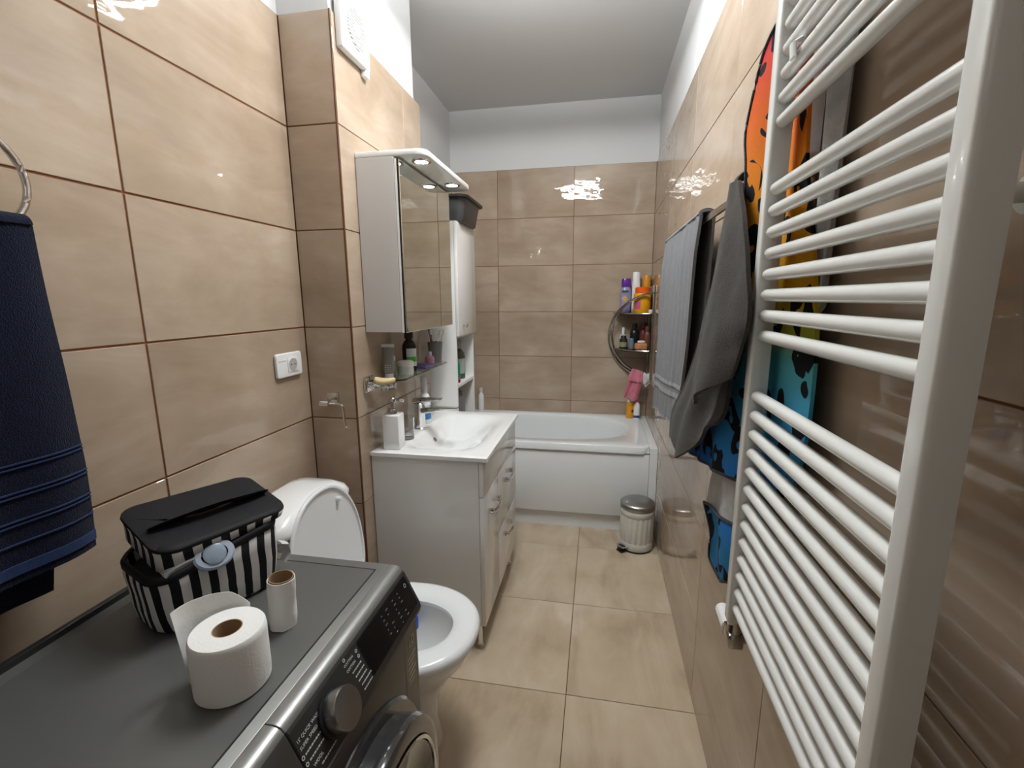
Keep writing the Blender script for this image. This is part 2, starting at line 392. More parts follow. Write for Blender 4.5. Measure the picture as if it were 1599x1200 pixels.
# ------------------------------------------------------------------ washing machine
def washing_machine():
    x0, y0, y1 = .118, -1.588, -.987
    t = thing('washing_machine', 'dark graphite front-loading washing machine beside the toilet', 'washing machine', ((x0+.68)/2, (y0+y1)/2, 0))
    part('body', MB().box(x0+.01, .676, y0+.004, y1-.004, .02, .727, bev=.004).box(x0+.01, .632, y0+.004, y1-.004, .72, .822), M['wm_body'], t)
    for x in (.18, .62):
        for y in (y0+.06, y1-.06): part('foot', MB().cyl((x, y, 0), (x, y, .03), .022), M['rubber'], t)
    # top: frame with a sunk sheet
    top = MB().prism(rrect(x0, .6135, y0, y1, .004, 2), 'z', .822, .850, bev=.0008)
    fr = part('top_frame', top, M['wm_silver'], t)
    part('top_panel', MB().box(x0+.03, .590, y0+.03, y1-.028, .849, .8508, bev=.0006, seg=1), M['wm_top'], t)
    gv = MB()
    for a in ((x0+.028, .592, y1-.0285, y1-.026), (.590, .5925, y0+.03, y1-.026)):
        gv.box(a[0], a[1], a[2], a[3], .8495, .8511)
    part('groove', gv, M['black'], fr)
    part('back_strip', MB().box(x0-.012, x0+.002, y0, y1, .80, .862, bev=.002), M['black'], t)
    # rounded bright front edge and sloping control panel
    edge = [(.614, .824), (.614, .8500), (.626, .8500), (.634, .8485), (.641, .845), (.646, .839), (.640, .826)]
    part('front_edge', MB().prism(edge, 'y', -1.4035, y1, bev=.0008, seg=1), M['wm_silver'], t)
    part('front_edge', MB().prism(edge, 'y', y0, -1.4050, bev=.0008, seg=1), M['wm_silver'], t)
    pan = [(.636, .824), (.6455, .8395), (.650, .835), (.684, .764), (.687, .752), (.684, .740), (.676, .728), (.640, .728)]
    cp = part('control_panel', MB().prism(pan, 'y', -1.4035, y1, bev=.002, seg=1), M['wm_fascia'], t, smooth=15)
    part('detergent_drawer', MB().prism(pan, 'y', y0, -1.4050, bev=.003, seg=2), M['wm_body'], t)
    # frame on the slope: u along +y, v up the slope, n outward
    a, b = Vector((.684, 0, .764)), Vector((.650, 0, .835))
    v = (b-a).normalized(); u = Vector((0, 1, 0)); n = u.cross(v)
    def S(y, s, h=0.0004):
        o = a + v*s + n*h; m = Matrix((u, v, n)).transposed().to_4x4(); m.translation = Vector((o.x, y, o.z)); return m
    L = (b-a).length
    glass = MB().prism(rrect(0, .215, 0, L-.006, .006, 3), 'z', -.001, .0006); glass.bm.transform(S(-1.213, .003, .0))
    part('display', glass, M['wm_black'], cp)
    scr = MB().prism(rrect(0, .075, 0, L-.014, .002, 1), 'z', 0, .0004); scr.bm.transform(S(-1.208, .006, .0006))
    part('screen', scr, mat('display_window', (.004, .004, .005), .2, spec=.3), cp)
    # knob
    ky, ks = -1.318, .034
    m = S(ky, ks, 0)
    kb = MB().lathe(0, 0, [(0, 0), (.039, 0), (.039, .005), (.034, .006), (.034, .007), (0, .007)], 48, m)
    part('knob_base', kb, M['black'], t)
    kn = MB().lathe(0, 0, [(0, .006), (.0325, .006), (.033, .026), (.0315, .0285), (0, .0285)], 64, m)
    kp = part('knob', kn, M['steel'], t)
    # print beside the knob
    for i, s in enumerate(["15' QUICK WASH", 'SUPER SPEED']):
        text(t, s, .0072, S(-1.402+.0035, .060-.0115*i-.001), M['print'])
    text(t, 'WOOL', .0072, S(-1.392, .012), M['print'])
    text(t, 'COTTON', .0066, S(-1.262, .066, .0004), M['print'])
    text(t, 'COTTON', .0066, S(-1.262, .0555, .0004), M['print'])
    dash = MB(); dim = MB()
    for i, (yy, s, w) in enumerate([(-1.395, .036, .042), (-1.393, .024, .036), (-1.380, .002, .05), (-1.252, .045, .026), (-1.250, .035, .030), (-1.248, .025, .027), (-1.246, .015, .032), (-1.246, .005, .03)]):
        k = 0
        while k < w:
            l = .003 + .0015*((i*7+int(k*900)) % 3); bb = MB().box(k, k+l, -.0012, .0012, 0, .0003); bb.bm.transform(S(yy, s)); 
            me = bpy.data.meshes.new('t'); bb.bm.to_mesh(me); bb.bm.free(); dash.bm.from_mesh(me); bpy.data.meshes.remove(me); k += l+.0014
    for (yy, s, ss) in [(-1.4005, .036, 1), (-1.3995, .024, 1), (-1.256, .0755, 1), (-1.222, .066, 1), (-1.222, .0555, 1)]:
        bb = MB().lathe(0, 0, [(.0018, 0), (.0032, 0), (.0032, .0003), (.0018, .0003), (.0018, 0)], 12, S(yy, s)); me = bpy.data.meshes.new('t'); bb.bm.to_mesh(me); bb.bm.free(); dash.bm.from_mesh(me); bpy.data.meshes.remove(me)
    # marks on the black touch field
    for j, yy in enumerate([-1.125, -1.105, -1.075, -1.05]):
        for i in range(6):
            if (i*3+j*5) % 7 == 0: continue
            s = .010 + i*.0105; w = .010 - .003*((i+j) % 3)
            bb = MB().box(0, w*.8, -.0008, .0008, 0, .0003); bb.bm.transform(S(yy, s, .0009)); me = bpy.data.meshes.new('t'); bb.bm.to_mesh(me); bb.bm.free(); dim.bm.from_mesh(me); bpy.data.meshes.remove(me)
    bb = MB().lathe(0, 0, [(.0034, 0), (.0045, 0), (.0045, .0003), (.0034, .0003), (.0034, 0)], 16, S(-1.012, .058, .0009)); me = bpy.data.meshes.new('t'); bb.bm.to_mesh(me); bb.bm.free(); dash.bm.from_mesh(me); bpy.data.meshes.remove(me)
    part('lettering', dash, M['print'], t, smooth=0, kind='stuff')
    part('display_marks', dim, mat('dim_print', (.22, .22, .22), .6), t, smooth=0, kind='stuff')
    # sticker
    FM = Matrix(((0, 0, 1, .6765), (1, 0, 0, 0), (0, 1, 0, 0), (0, 0, 0, 1)))
    def Fm(y, z): m = FM.copy(); m[1][3] = y; m[2][3] = z; return m
    st = text(t, '10', .034, Fm(-1.030, .690), M['gold'], name='sticker_print', align='CENTER')
    sf = MB()
    for a0 in ((-1.062, -.999, .7255, .7262), (-1.062, -1.0613, .55, .7262), (-.9997, -.999, .55, .7262)): sf.box(.6762, .6766, a0[0], a0[1], a0[2], a0[3])
    for i in range(6): sf.box(.6762, .6766, -1.052+.004*(i % 2), -1.010-.006*(i % 3), .655-.013*i, .6572-.013*i)
    part('sticker_print', sf, M['gold'], t, smooth=0)
    # door: axis along +x
    cy, cz = -1.275, .42
    X = Matrix(((0, 0, 1, .676), (1, 0, 0, cy), (0, 1, 0, cz), (0, 0, 0, 1)))
    dr = part('door', MB().lathe(0, 0, [(.262, -.002), (.262, .004), (.256, .010), (.236, .012), (.236, .030), (.240, .048), (.236, .058), (.222, .064), (.205, .063), (.200, .058)], 80, X), M['wm_ring'], t)
    part('door_rim', MB().lathe(0, 0, [(.200, .060), (.202, .066), (.199, .068), (.195, .066), (.194, .058)], 80, X), M['chrome'], dr)
    part('door_glass', MB().lathe(0, 0, [(.196, .052), (.193, .062), (.150, .050), (.09, .030), (0, .02)], 80, X), M['wm_glass'], dr)
washing_machine()

# ------------------------------------------------------------------ vanity unit with washbasin
def vanity():
    x0, x1, y0, y1, zt = XC+.002, .655, -.258, .452, .856
    t = thing('vanity_cabinet', 'white gloss vanity cabinet with chrome handles on short legs', 'cabinet', ((x0+x1)/2, (y0+y1)/2, 0))
    xb = x1-.018
    for ya in (y0, y1-.018): part('side_panel', MB().box(x0, xb-.001, ya, ya+.018, .122, zt-.0165, bev=.0015, seg=1), M['white'], t)
    part('bottom_panel', MB().box(x0, xb-.001, y0+.018, y1-.018, .122, .14), M['inside'], t)
    part('back_panel', MB().box(x0, x0+.006, y0+.018, y1-.018, .14, zt-.02), M['inside'], t)
    def front(name, ya, yb, za, zb, **k): return part(name, MB().box(xb, x1, ya+.0015, yb-.0015, za+.0015, zb-.0015, bev=.0015, seg=2), M['white'], t)
    def handle(yc, zc, par, L=.125):
        mb = MB()
        for s in (-1, 1): mb.box(x1-.001, x1+.028, yc+s*L/2-.010, yc+s*L/2+.010, zc-.010, zc+.010, bev=.003)
        pts = [(x1+.026+.010*sin(pi*i/12), yc-L/2+L*i/12, zc) for i in range(13)]
        mb.tube(pts, .005, 10, flat=(.0095, .005, (0, 0, 1)))
        part('handle', mb, M['chrome'], par)
    ym = .010
    front('front_panel', y0, y1, .690, zt-.017)
    d = front('door', y0, ym, .122, .690); handle(-.125, .605, d)
    d = front('drawer', ym, y1, .400, .690); handle(.175, .620, d)
    d = front('drawer', ym, y1, .122, .400); handle(.175, .345, d)
    for x, y in ((x1-.035, y0+.035), (x1-.035, y1-.045), (x0+.05, y0+.035), (x0+.05, y1-.045)):
        part('leg', MB().lathe(x, y, [(0, 0), (.017, 0), (.018, .006), (.015, .012), (.011, .020), (.011, .1), (.016, .112), (.016, .122), (0, .122)], 20), M['chrome'], t)
vanity()

def washbasin():
    x0, x1, y0, y1, zb, zt = XC+.001, .672, -.264, .456, .840, .858
    t = thing('washbasin', 'white ceramic washbasin top lying on the vanity cabinet', 'washbasin', ((x0+x1)/2, (y0+y1)/2, zb))
    bx0, bx1, by0, by1 = .285, .640, -.205, .400
    def sm(a, b, v): v = min(max((v-a)/(b-a), 0), 1); return v*v*(3-2*v)
    def depth(x, y):
        d = sm(bx0, bx0+.075, x)*(1-sm(bx1-.22, bx1, x)) * sm(by0, by0+.20, y)*(1-sm(by1-.20, by1, y))
        return .085*d
    nx, ny = 52, 60
    b = bmesh.new()
    rows = [[b.verts.new((lerp(x0, x1, i/nx), lerp(y0, y1, j/ny), zt - depth(lerp(x0, x1, i/nx), lerp(y0, y1, j/ny)) + (.0 if 0 < i < nx and 0 < j < ny else -.003))) for i in range(nx+1)] for j in range(ny+1)]
    for j in range(ny):
        for i in range(nx): b.faces.new((rows[j][i], rows[j][i+1], rows[j+1][i+1], rows[j+1][i]))
    ring = [rows[0][i] for i in range(nx+1)] + [rows[j][nx] for j in range(1, ny+1)] + [rows[ny][i] for i in range(nx-1, -1, -1)] + [rows[j][0] for j in range(ny-1, 0, -1)]
    low = [b.verts.new((v.co.x, v.co.y, zb)) for v in ring]
    n = len(ring)
    for k in range(n): b.faces.new((ring[k], low[k], low[(k+1) % n], ring[(k+1) % n]))
    bmesh.ops.recalc_face_normals(b, faces=b.faces)
    mb = MB(); mb._take(b)
    part('basin', mb, M['ceramic'], t, smooth=50)
    z = zt - depth(.336, .085)
    part('overflow_ring', MB().lathe(0, 0, [(.006, 0), (.011, 0), (.011, .003), (.007, .004), (.006, 0)], 20, Matrix.Translation((.331, .10, z+.010)) @ Matrix.Rotation(radians(48), 4, 'Y')).lathe(0, 0, [(0, .0005), (.0065, .0005)], 20, Matrix.Translation((.331, .10, z+.010)) @ Matrix.Rotation(radians(48), 4, 'Y')), M['steel'], t)
washbasin()

# ------------------------------------------------------------------ mirror cabinet with light canopy
def mirror_cabinet():
    x0, x1, y0, y1, z0, z1 = XC+.002, .340, -.236, .335, 1.333, 1.962
    t = thing('mirror_cabinet', 'white mirror cabinet with lit canopy above the washbasin', 'mirror cabinet', (x0, (y0+y1)/2, z0))
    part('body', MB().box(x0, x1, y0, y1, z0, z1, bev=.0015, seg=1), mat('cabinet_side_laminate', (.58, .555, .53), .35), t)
    part('door_frame', MB().box(x1+.0015, x1+.011, y0, y1, z0-.001, z1-.008, bev=.001, seg=1), M['white_edge'], t)
    part('dark_gap_backing', MB().box(x1+.011, x1+.0165, y0+.0005, y1-.001, z0-.001, z1-.009), M['black'], t)  # black backing, the dark gap beside the mirror put into its colour
    part('mirror', MB().box(x1+.0165, x1+.0205, y0+.002, y1-.001, z0-.001, z1-.009, bev=.0012, seg=1), M['mirror'], t)
    out = rrect(x0, .462, y0, y1+.025, .002, 1)
    # rounded front corners
    r = .04; out = [(x0, y0), (.462-r, y0)] + [(.462-r+r*sin(radians(a)), y0+r-r*cos(radians(a))) for a in range(15, 91, 15)] + [(.462-r+r*cos(radians(a)), y1+.025-r+r*sin(radians(a))) for a in range(0, 91, 15)] + [(x0, y1+.025)]
    part('canopy', MB().prism(out, 'z', z1+.0005, z1+.022, bev=.004), M['white'], t)
    for y in (-.155, .215):
        c = part('spot_ring', MB().lathe(.415, y, [(.024, z1-.004), (.036, z1-.004), (.037, z1+.002), (.024, z1+.002), (.024, z1-.004)], 28), M['chrome'], t)
        part('spot_light', MB().lathe(.415, y, [(0, z1-.003), (.0235, z1-.003), (.0235, z1+.001)], 28), M['spot'], c)
mirror_cabinet()

# ------------------------------------------------------------------ tall cabinet
def tall_cabinet():
    x0, x1, y0, y1 = -.038, .336, .462, .815
    t = thing('tall_cabinet', 'tall narrow white cabinet between the vanity and the bathtub', 'cabinet', ((x0+x1)/2, (y0+y1)/2, 0))
    th = .018; ztop = 1.850
    part('side_panel', MB().box(x0, x1, y0, y0+th, 0, ztop, bev=.001, seg=1), M['white_edge'], t)
    part('side_panel', MB().box(x0, x1, y1-th, y1, 0, ztop, bev=.001, seg=1), M['white_edge'], t)
    part('back_panel', MB().box(x0, x0+.006, y0+th, y1-th, .02, ztop-.02), M['inside'], t)
    part('top_panel', MB().box(x0, x1, y0+th, y1-th, ztop-th, ztop), M['white_edge'], t)
    for z in (.1, .62, .995, 1.268): part('shelf', MB().box(x0+.006, x1-.002, y0+th, y1-th, z-th, z, bev=.001, seg=1), M['white_edge'], t)
    d = part('door', MB().box(x1+.0015, x1+.018, y0+.001, y1-.001, 1.262, ztop, bev=.0015, seg=2), M['white'], t)
    part('knob', MB().lathe(0, 0, [(0, 0), (.006, 0), (.006, .012), (.013, .016), (.014, .022), (.010, .027), (0, .028)], 20, Matrix(((0, 0, 1, x1+.018), (1, 0, 0, y0+.075), (0, 1, 0, 1.318), (0, 0, 0, 1)))), M['chrome'], d)
    d = part('door', MB().box(x1+.0015, x1+.018, y0+.001, y1-.001, .082, .615, bev=.0015, seg=2), M['white'], t)
    part('knob', MB().lathe(0, 0, [(0, 0), (.006, 0), (.006, .012), (.013, .016), (.014, .022), (.010, .027), (0, .028)], 20, Matrix(((0, 0, 1, x1+.018), (1, 0, 0, y0+.075), (0, 1, 0, .56), (0, 0, 0, 1)))), M['chrome'], d)
tall_cabinet()

# ------------------------------------------------------------------ bathtub
def bathtub():
    x0, x1, y0, y1, zt = -.036, 1.405, .860, D-.002, .572
    t = thing('bathtub', 'white acrylic bathtub along the tiled back wall', 'bathtub', ((x0+x1)/2, (y0+y1)/2, 0))
    cx, cy = .655, 1.275; ax, ay = .655, .335
    def oval(s, z, n=72, p=2.6, dx=0.0):
        o = []
        for k in range(n):
            a = 2*pi*k/n; c, s_ = cos(a), sin(a)
            o.append((cx+dx+ax*s*math.copysign(abs(c)**(2/p), c), cy+ay*s*math.copysign(abs(s_)**(2/p), s_), z))
        return o
    n = 72
    def sq(x0, x1, y0, y1, z):
        o = []
        for (px, py, pz) in oval(1, z):
            dx, dy = px-cx, py-cy
            k = min(((x1-cx) if dx > 0 else (cx-x0))/max(abs(dx), 1e-6), ((y1-cy) if dy > 0 else (cy-y0))/max(abs(dy), 1e-6))
            o.append((cx+dx*k, cy+dy*k, z))
        return o
    # snap corners exactly by building the rim outline from rays
    loops = [sq(x0, x1, y0, y1, zt-.045), sq(x0, x1, y0, y1, zt-.006), sq(x0+.004, x1-.004, y0+.004, y1-.004, zt-.001), sq(x0+.010, x1-.010, y0+.010, y1-.010, zt),
             oval(1.0, zt), oval(.985, zt-.004), oval(.965, zt-.018), oval(.93, zt-.08), oval(.88, zt-.22, dx=.01), oval(.80, zt-.36, dx=.02), oval(.70, zt-.405, dx=.02), oval(.4, zt-.412, dx=.02)]
    part('tub_shell', MB().loft(loops, cap0=False), M['acrylic'], t, smooth=40)
    part('front_panel', MB().box(x0, x1-.001, y0+.012, y0+.030, .112, zt-.043, bev=.002), M['acrylic'], t)
    part('plinth', MB().box(x0, x1, y0+.044, y0+.06, 0, .125), M['acrylic'], t)
    part('end_strip', MB().box(x1+.0005, W-.001, y0+.006, y1, 0, zt-.008, bev=.001, seg=1), M['acrylic'], t)
    part('rim_line', MB().box(x0, x1, y0+.010, y0+.014, zt-.047, zt-.043), M['black'], t)  # thin black strip along the underside of the rim
bathtub()

# ------------------------------------------------------------------ toilet
def egg(xb, xn, yc, hw, n=56, e=2.25, fx=.46):
    """outline: back xb, nose xn, half width hw; widest at fx of length"""
    pts = []; xm = lerp(xb, xn, fx)
    for k in range(n):
        a = 2*pi*k/n; c, s = cos(a), sin(a)
        L = (xn-xm) if c > 0 else (xm-xb); ee = 2.0 if c > 0 else 3.0
        pts.append((xm + L*math.copysign(abs(c)**(2/ee), c), yc + hw*math.copysign(abs(s)**(2/e), s)))
    return pts
def toilet():
    yc = -.668
    t = thing('toilet', 'white ceramic toilet with raised lid next to the vanity', 'toilet', (.42, yc, 0))
    def lp(xb, xn, hw, z, **k): return [(x, y, z) for x, y in egg(xb, xn, yc, hw, **k)]
    bowl = [lp(.20, .60, .105, 0), lp(.20, .60, .11, .02), lp(.205, .585, .100, .10), lp(.205, .60, .105, .20), lp(.205, .645, .14, .28), lp(.205, .695, .180, .345), lp(.205, .716, .196, .39), lp(.205, .716, .197, .406),
            lp(.215, .712, .192, .412), lp(.31, .665, .135, .412), lp(.315, .658, .130, .395), lp(.33, .63, .115, .33), lp(.36, .58, .085, .26), lp(.40, .53, .05, .225), lp(.43, .50, .02, .22)]
    part('bowl', MB().loft(bowl), M['ceramic'], t, smooth=60)
    # seat ring
    def ring(z, o, i): return None
    zs = .419
    so = egg(.285, .732, yc, .212); si = egg(.36, .648, yc, .118)
    prof = [(1.0, 0.0), (1.0, .012), (.94, .021), (.80, .026), (.45, .027), (.15, .022), (0.0, .012), (0.0, .0)]
    loops = []
    for w, h in prof: loops.append([(lerp(b[0], a[0], w), lerp(b[1], a[1], w), zs+h) for a, b in zip(so, si)])
    loops.append(loops[0])
    part('seat_ring', MB().loft(loops, False, False), M['seat'], t, smooth=50)
    # raised lid: outline in (height, y), leaning back slightly
    lo = egg(.0, .440, yc-.004, .196); mb = MB(); loops = []
    def L(h, y, d): # h along lid, d = thickness toward the room
        a = radians(6); return (.262 - h*sin(a) + d*cos(a), y, .434 + h*cos(a) + d*sin(a))
    for sc, d in ((.90, .0), (.97, .002), (1.0, .008), (1.0, .014), (.985, .017), (.955, .0165), (.94, .011), (.88, .009)):
        loops.append([L(.22+(x-.22)*sc, yc+(y-yc)*sc, d) for x, y in lo])
    part('lid', mb.loft(loops), M['seat'], t, smooth=50)
    part('bumper', MB().cyl(L(.37, yc+.085, .008), L(.37, yc+.085, .026), .008, bev=.002), M['seat'], t)
    for s in (-1, 1): part('hinge', MB().cyl((.285, yc+s*.075-.015, .440), (.285, yc+s*.075+.015, .440), .012, bev=.002), M['seat'], t)
    # cistern
    def rr(x0, x1, y0, y1, r, z): return [(x, y, z) for x, y in rrect(x0, x1, y0, y1, r, 6)]
    c = MB().loft([rr(.035, .205, yc-.175, yc+.175, .05, .405), rr(.03, .215, yc-.185, yc+.185, .05, .55), rr(.03, .225, yc-.19, yc+.19, .05, .775)])
    part('cistern', c, M['ceramic'], t, smooth=50)
    c = MB().loft([rr(.028, .225, yc-.195, yc+.195, .05, .778), rr(.022, .232, yc-.20, yc+.20, .05, .788), rr(.022, .232, yc-.20, yc+.20, .05, .802), rr(.030, .226, yc-.185, yc+.185, .05, .822), rr(.045, .21, yc-.15, yc+.15, .05, .842), rr(.07, .185, yc-.09, yc+.09, .04, .852)])
    part('cistern_lid', c, M['ceramic'], t, smooth=60)
    fm = mat('blue_toilet_block', (.01, .09, .55), .3)
    fr = thing('toilet_freshener', 'blue rim freshener block hanging inside the toilet bowl', 'freshener', (.455, yc+.085, .36))
    part('block', MB().box(.42, .50, yc+.075, yc+.098, .345, .395, bev=.010, seg=3), fm, fr)
    part('hanger', MB().tube([(.46, yc+.098, .36), (.46, yc+.112, .395), (.46, yc+.125, .4135), (.46, yc+.14, .4135)], .003, 8), M['white_plastic'], fr)
toilet()

# ------------------------------------------------------------------ towel radiator
def radiator():
    ya, yb = -1.4315, -.945
    zb = .812
    t = thing('towel_radiator', 'white ladder towel radiator on the right wall', 'radiator', (1.381, (ya+yb)/2, .76))
    def post(yc, name='post'):
        # D profile: flat inner side, rounded room side
        pr = []
        hw = .0155
        pr += [(1.398, yc-hw), (1.398, yc+hw)]
        for k in range(0, 5): a = pi/2 + pi/2*k/4; pr.append((1.3705 + .006*cos(a), yc + hw-.006 + .006*sin(a)))
        for k in range(0, 5): a = pi + pi/2*k/4; pr.append((1.3705 + .006*cos(a), yc - hw+.006 + .006*sin(a)))
        r0 = [(x, y, .775) for x, y in pr]; 
        def sc(s, z): return [(1.386+(x-1.386)*s, yc+(y-yc)*s, z) for x, y in pr]
        return part(name, MB().loft([sc(.55, .768), sc(.9, .771), sc(1, .778), sc(1, 2.052), sc(.9, 2.059), sc(.55, 2.062)]), M['radiator'], t, smooth=50)
    post(ya); post(yb)
    zs = [zb + .0381*k for k in range(13)] + [1.386 + .0372*k for k in range(8)] + [1.757 + .0375*k for k in range(7)]
    bar = mesh_from(MB().cyl((0, ya+.006, 0), (0, yb-.006, 0), .0112, seg=20), 'bar', M['radiator'], smooth=50)
    for z in zs: inst('bar', bar, t, (1.3815, 0, z))
    # brackets to the wall
    for y, z in ((ya+.028, 1.545), (yb-.05, .95), (yb-.05, 2.0)):
        part('wall_bracket', MB().cyl((1.388, y, z), (W-.001, y, z), .009, seg=16).cyl((W-.012, y, z), (W-.001, y, z), .018, seg=20), M['radiator'], t)
    v = part('valve', MB().cyl((1.384, yb, .776), (1.384, yb, .735), .016, seg=20).box(1.368, 1.40, yb-.018, yb+.031, .715, .750, bev=.005).cyl((1.384, yb, .732), (W-.001, yb, .732), .010), M['dark_steel'], t)
    cap = MB()
    cap.cyl((1.384, yb+.030, .732), (1.384, yb+.100, .732), .0175, .0155, seg=20, bev=.003)
    for k in range(10):
        a = 2*pi*k/10; cap.tube([(1.384+.0160*cos(a), yb+.036, .732+.0160*sin(a)), (1.384+.0145*cos(a), yb+.094, .732+.0145*sin(a))], .0018, 6)
    part('valve_cap', cap, M['white_plastic'], v, 'white ribbed valve cap')
radiator()

# ------------------------------------------------------------------ pedal bin
def pedal_bin():
    cx, cy, r, h = 1.334, .725, .097, .262
    t = thing('pedal_bin', 'small cream pedal bin with steel lid by the bathtub', 'bin', (cx, cy, 0))
    cm = mat('cream_enamel', (.66, .645, .60), .32)
    # ribbed body
    loops = []; n = 96
    def ring(rr, z, rib=0):
        return [(cx+(rr+rib*abs(sin(20*2*pi*k/n/2)))*cos(2*pi*k/n), cy+(rr+rib*abs(sin(20*2*pi*k/n/2)))*sin(2*pi*k/n), z) for k in range(n)]
    loops = [ring(r-.006, .006), ring(r-.002, .010), ring(r-.002, .052), ring(r-.004, .055), ring(r-.006, .060, .005), ring(r-.004, .205, .005), ring(r-.003, .212), ring(r, .216), ring(r+.001, .248), ring(r-.003, .252)]
    part('body', MB().loft(loops), cm, t, smooth=50)
    part('base_ring', MB().lathe(cx, cy, [(0, 0), (r-.002, 0), (r, .004), (r-.001, .010), (0, .010)], 48), M['black'], t)
    part('lid', MB().lathe(cx, cy, [(0, .252), (r+.001, .252), (r+.003, .256), (r+.003, .276), (r, .282), (r-.012, .290), (r*.6, .300), (r*.3, .304), (0, .305)], 64), M['steel'], t)
    part('lid_hinge', MB().box(cx+.055, cx+.085, cy+.065, cy+.085, .235, .262, bev=.003), M['black'], t)
    d = Vector((-.77, -.64, 0)); p = Vector((cx, cy, 0)) + d*(r-.005); s = Vector((-d.y, d.x, 0))
    pd = MB().tube([p+s*.028+Vector((0, 0, .030)), p+d*.035+s*.026+Vector((0, 0, .036)), p+d*.042+Vector((0, 0, .037)), p+d*.035-s*.026+Vector((0, 0, .036)), p-s*.028+Vector((0, 0, .030))], .004, 8)
    part('pedal', pd, M['chrome'], t)
    part('pedal_pad', MB().lathe(0, 0, [(0, 0), (.024, 0), (.024, .006), (0, .006)], 24, Matrix.Translation(p+d*.022+Vector((0, 0, .024)))), M['black'], t)
    part('foot', MB().box(-.03, .03, -.022, .022, 0, .012, bev=.003, mtx=Matrix.Translation(p+d*.012) @ Matrix.Rotation(math.atan2(d.y, d.x), 4, 'Z')), M['black'], t)
pedal_bin()

# ------------------------------------------------------------------ fittings on the walls
def extractor_fan():
    yc, zc, h = -.218, 2.385, .096
    t = thing('extractor_fan', 'square white extractor fan high on the shaft', 'fan', (XC, yc, zc-h))
    fp = part('face_plate', MB().box(XC+.0005, XC+.028, yc-h, yc+h, zc-h, zc+h, bev=.006, seg=3), M['white_plastic'], t)
    X = Matrix(((0, 0, 1, XC+.028), (1, 0, 0, yc), (0, 1, 0, zc), (0, 0, 0, 1)))
    part('opening', MB().lathe(0, 0, [(0, .0005), (.060, .0005)], 40, X), mat('fan_shadow_grey', (.25, .24, .22), .8), t)
    part('hub', MB().lathe(0, 0, [(0, .001), (.020, .001), (.020, .005), (0, .006)], 24, X), M['white_plastic'], t)
    for k in range(13):
        z = zc - .060 + .010*k; w = math.sqrt(max(.062**2-(z-zc)**2, .0001))
        part('slat', MB().box(XC+.0285, XC+.033, yc-w, yc+w, z-.0026, z+.0026), M['white_plastic'], t, smooth=0)
    part('switch_block', MB().box(XC+.001, XC+.022, yc+h-.028, yc+h+.004, zc-h-.022, zc-h+.004, bev=.003), M['white_plastic'], t)
extractor_fan()

def socket():
    ya, yb, za, zb = -.524, -.388, 1.191, 1.276
    t = thing('wall_socket', 'white double wall socket plate on the left wall tiles', 'socket', (0, (ya+yb)/2, za))
    part('frame', MB().prism(rrect(ya, yb, za, zb, .010, 4), 'x', .0005, .012, bev=.004, seg=3), M['white_plastic'], t)
    yc, zc = lerp(ya, yb, .60), (za+zb)/2
    ins = part('socket_insert', MB().prism(rrect(yc-.026, yc+.026, zc-.026, zc+.026, .003, 2), 'x', .010, .0145, bev=.001), M['white_plastic'], t)
    X = Matrix(((0, 0, 1, .0146), (1, 0, 0, yc), (0, 1, 0, zc), (0, 0, 0, 1)))
    part('socket_well', MB().lathe(0, 0, [(.0195, .001), (.0215, .001), (.0215, -.001), (.0195, .001)], 28, X).lathe(0, 0, [(0, .0003), (.0195, .0003)], 28, X), mat('socket_grey', (.45, .44, .42), .5), ins)
    for s in (-1, 1): part('pin_hole', MB().lathe(0, 0, [(0, .0006), (.0028, .0006)], 10, Matrix.Translation((0, s*.0095, 0)) @ X), M['black'], ins)
    part('rocker', MB().box(.0115, .0135, ya+.012, ya+.045, zc+.017, zc+.019), M['inside'], t)
socket()

def paper_holder():
    t = thing('paper_holder', 'empty chrome toilet paper holder on the shaft front', 'paper holder', (.10, YC, 1.0))
    part('wall_plate', MB().box(.078, .122, YC-.012, YC-.0005, 1.070, 1.114, bev=.003), M['chrome'], t)
    part('arm', MB().cyl((.100, YC-.012, 1.090), (.100, YC-.055, 1.090), .007, seg=16).cyl((.078, YC-.058, 1.082), (.112, YC-.058, 1.082), .011, seg=18), M['chrome'], t)
    part('hook_bar', MB().tube([poly([(.105, YC-.058, 1.082), (.145, YC-.058, 1.082), (.162, YC-.058, 1.078), (.168, YC-.058, 1.06), (.170, YC-.058, 1.01), (.174, YC-.058, .995), (.184, YC-.058, .990)], i/24) for i in range(25)], .0045, 10), M['chrome'], t)
paper_holder()

def cloth_mat(name, col, rough=.95, bump=(500, .6, .004), sheen=.3, vary=(40, .12)):
    return mat(name, col, rough, bump=bump, vary=vary, sheen=sheen, spec=.2)

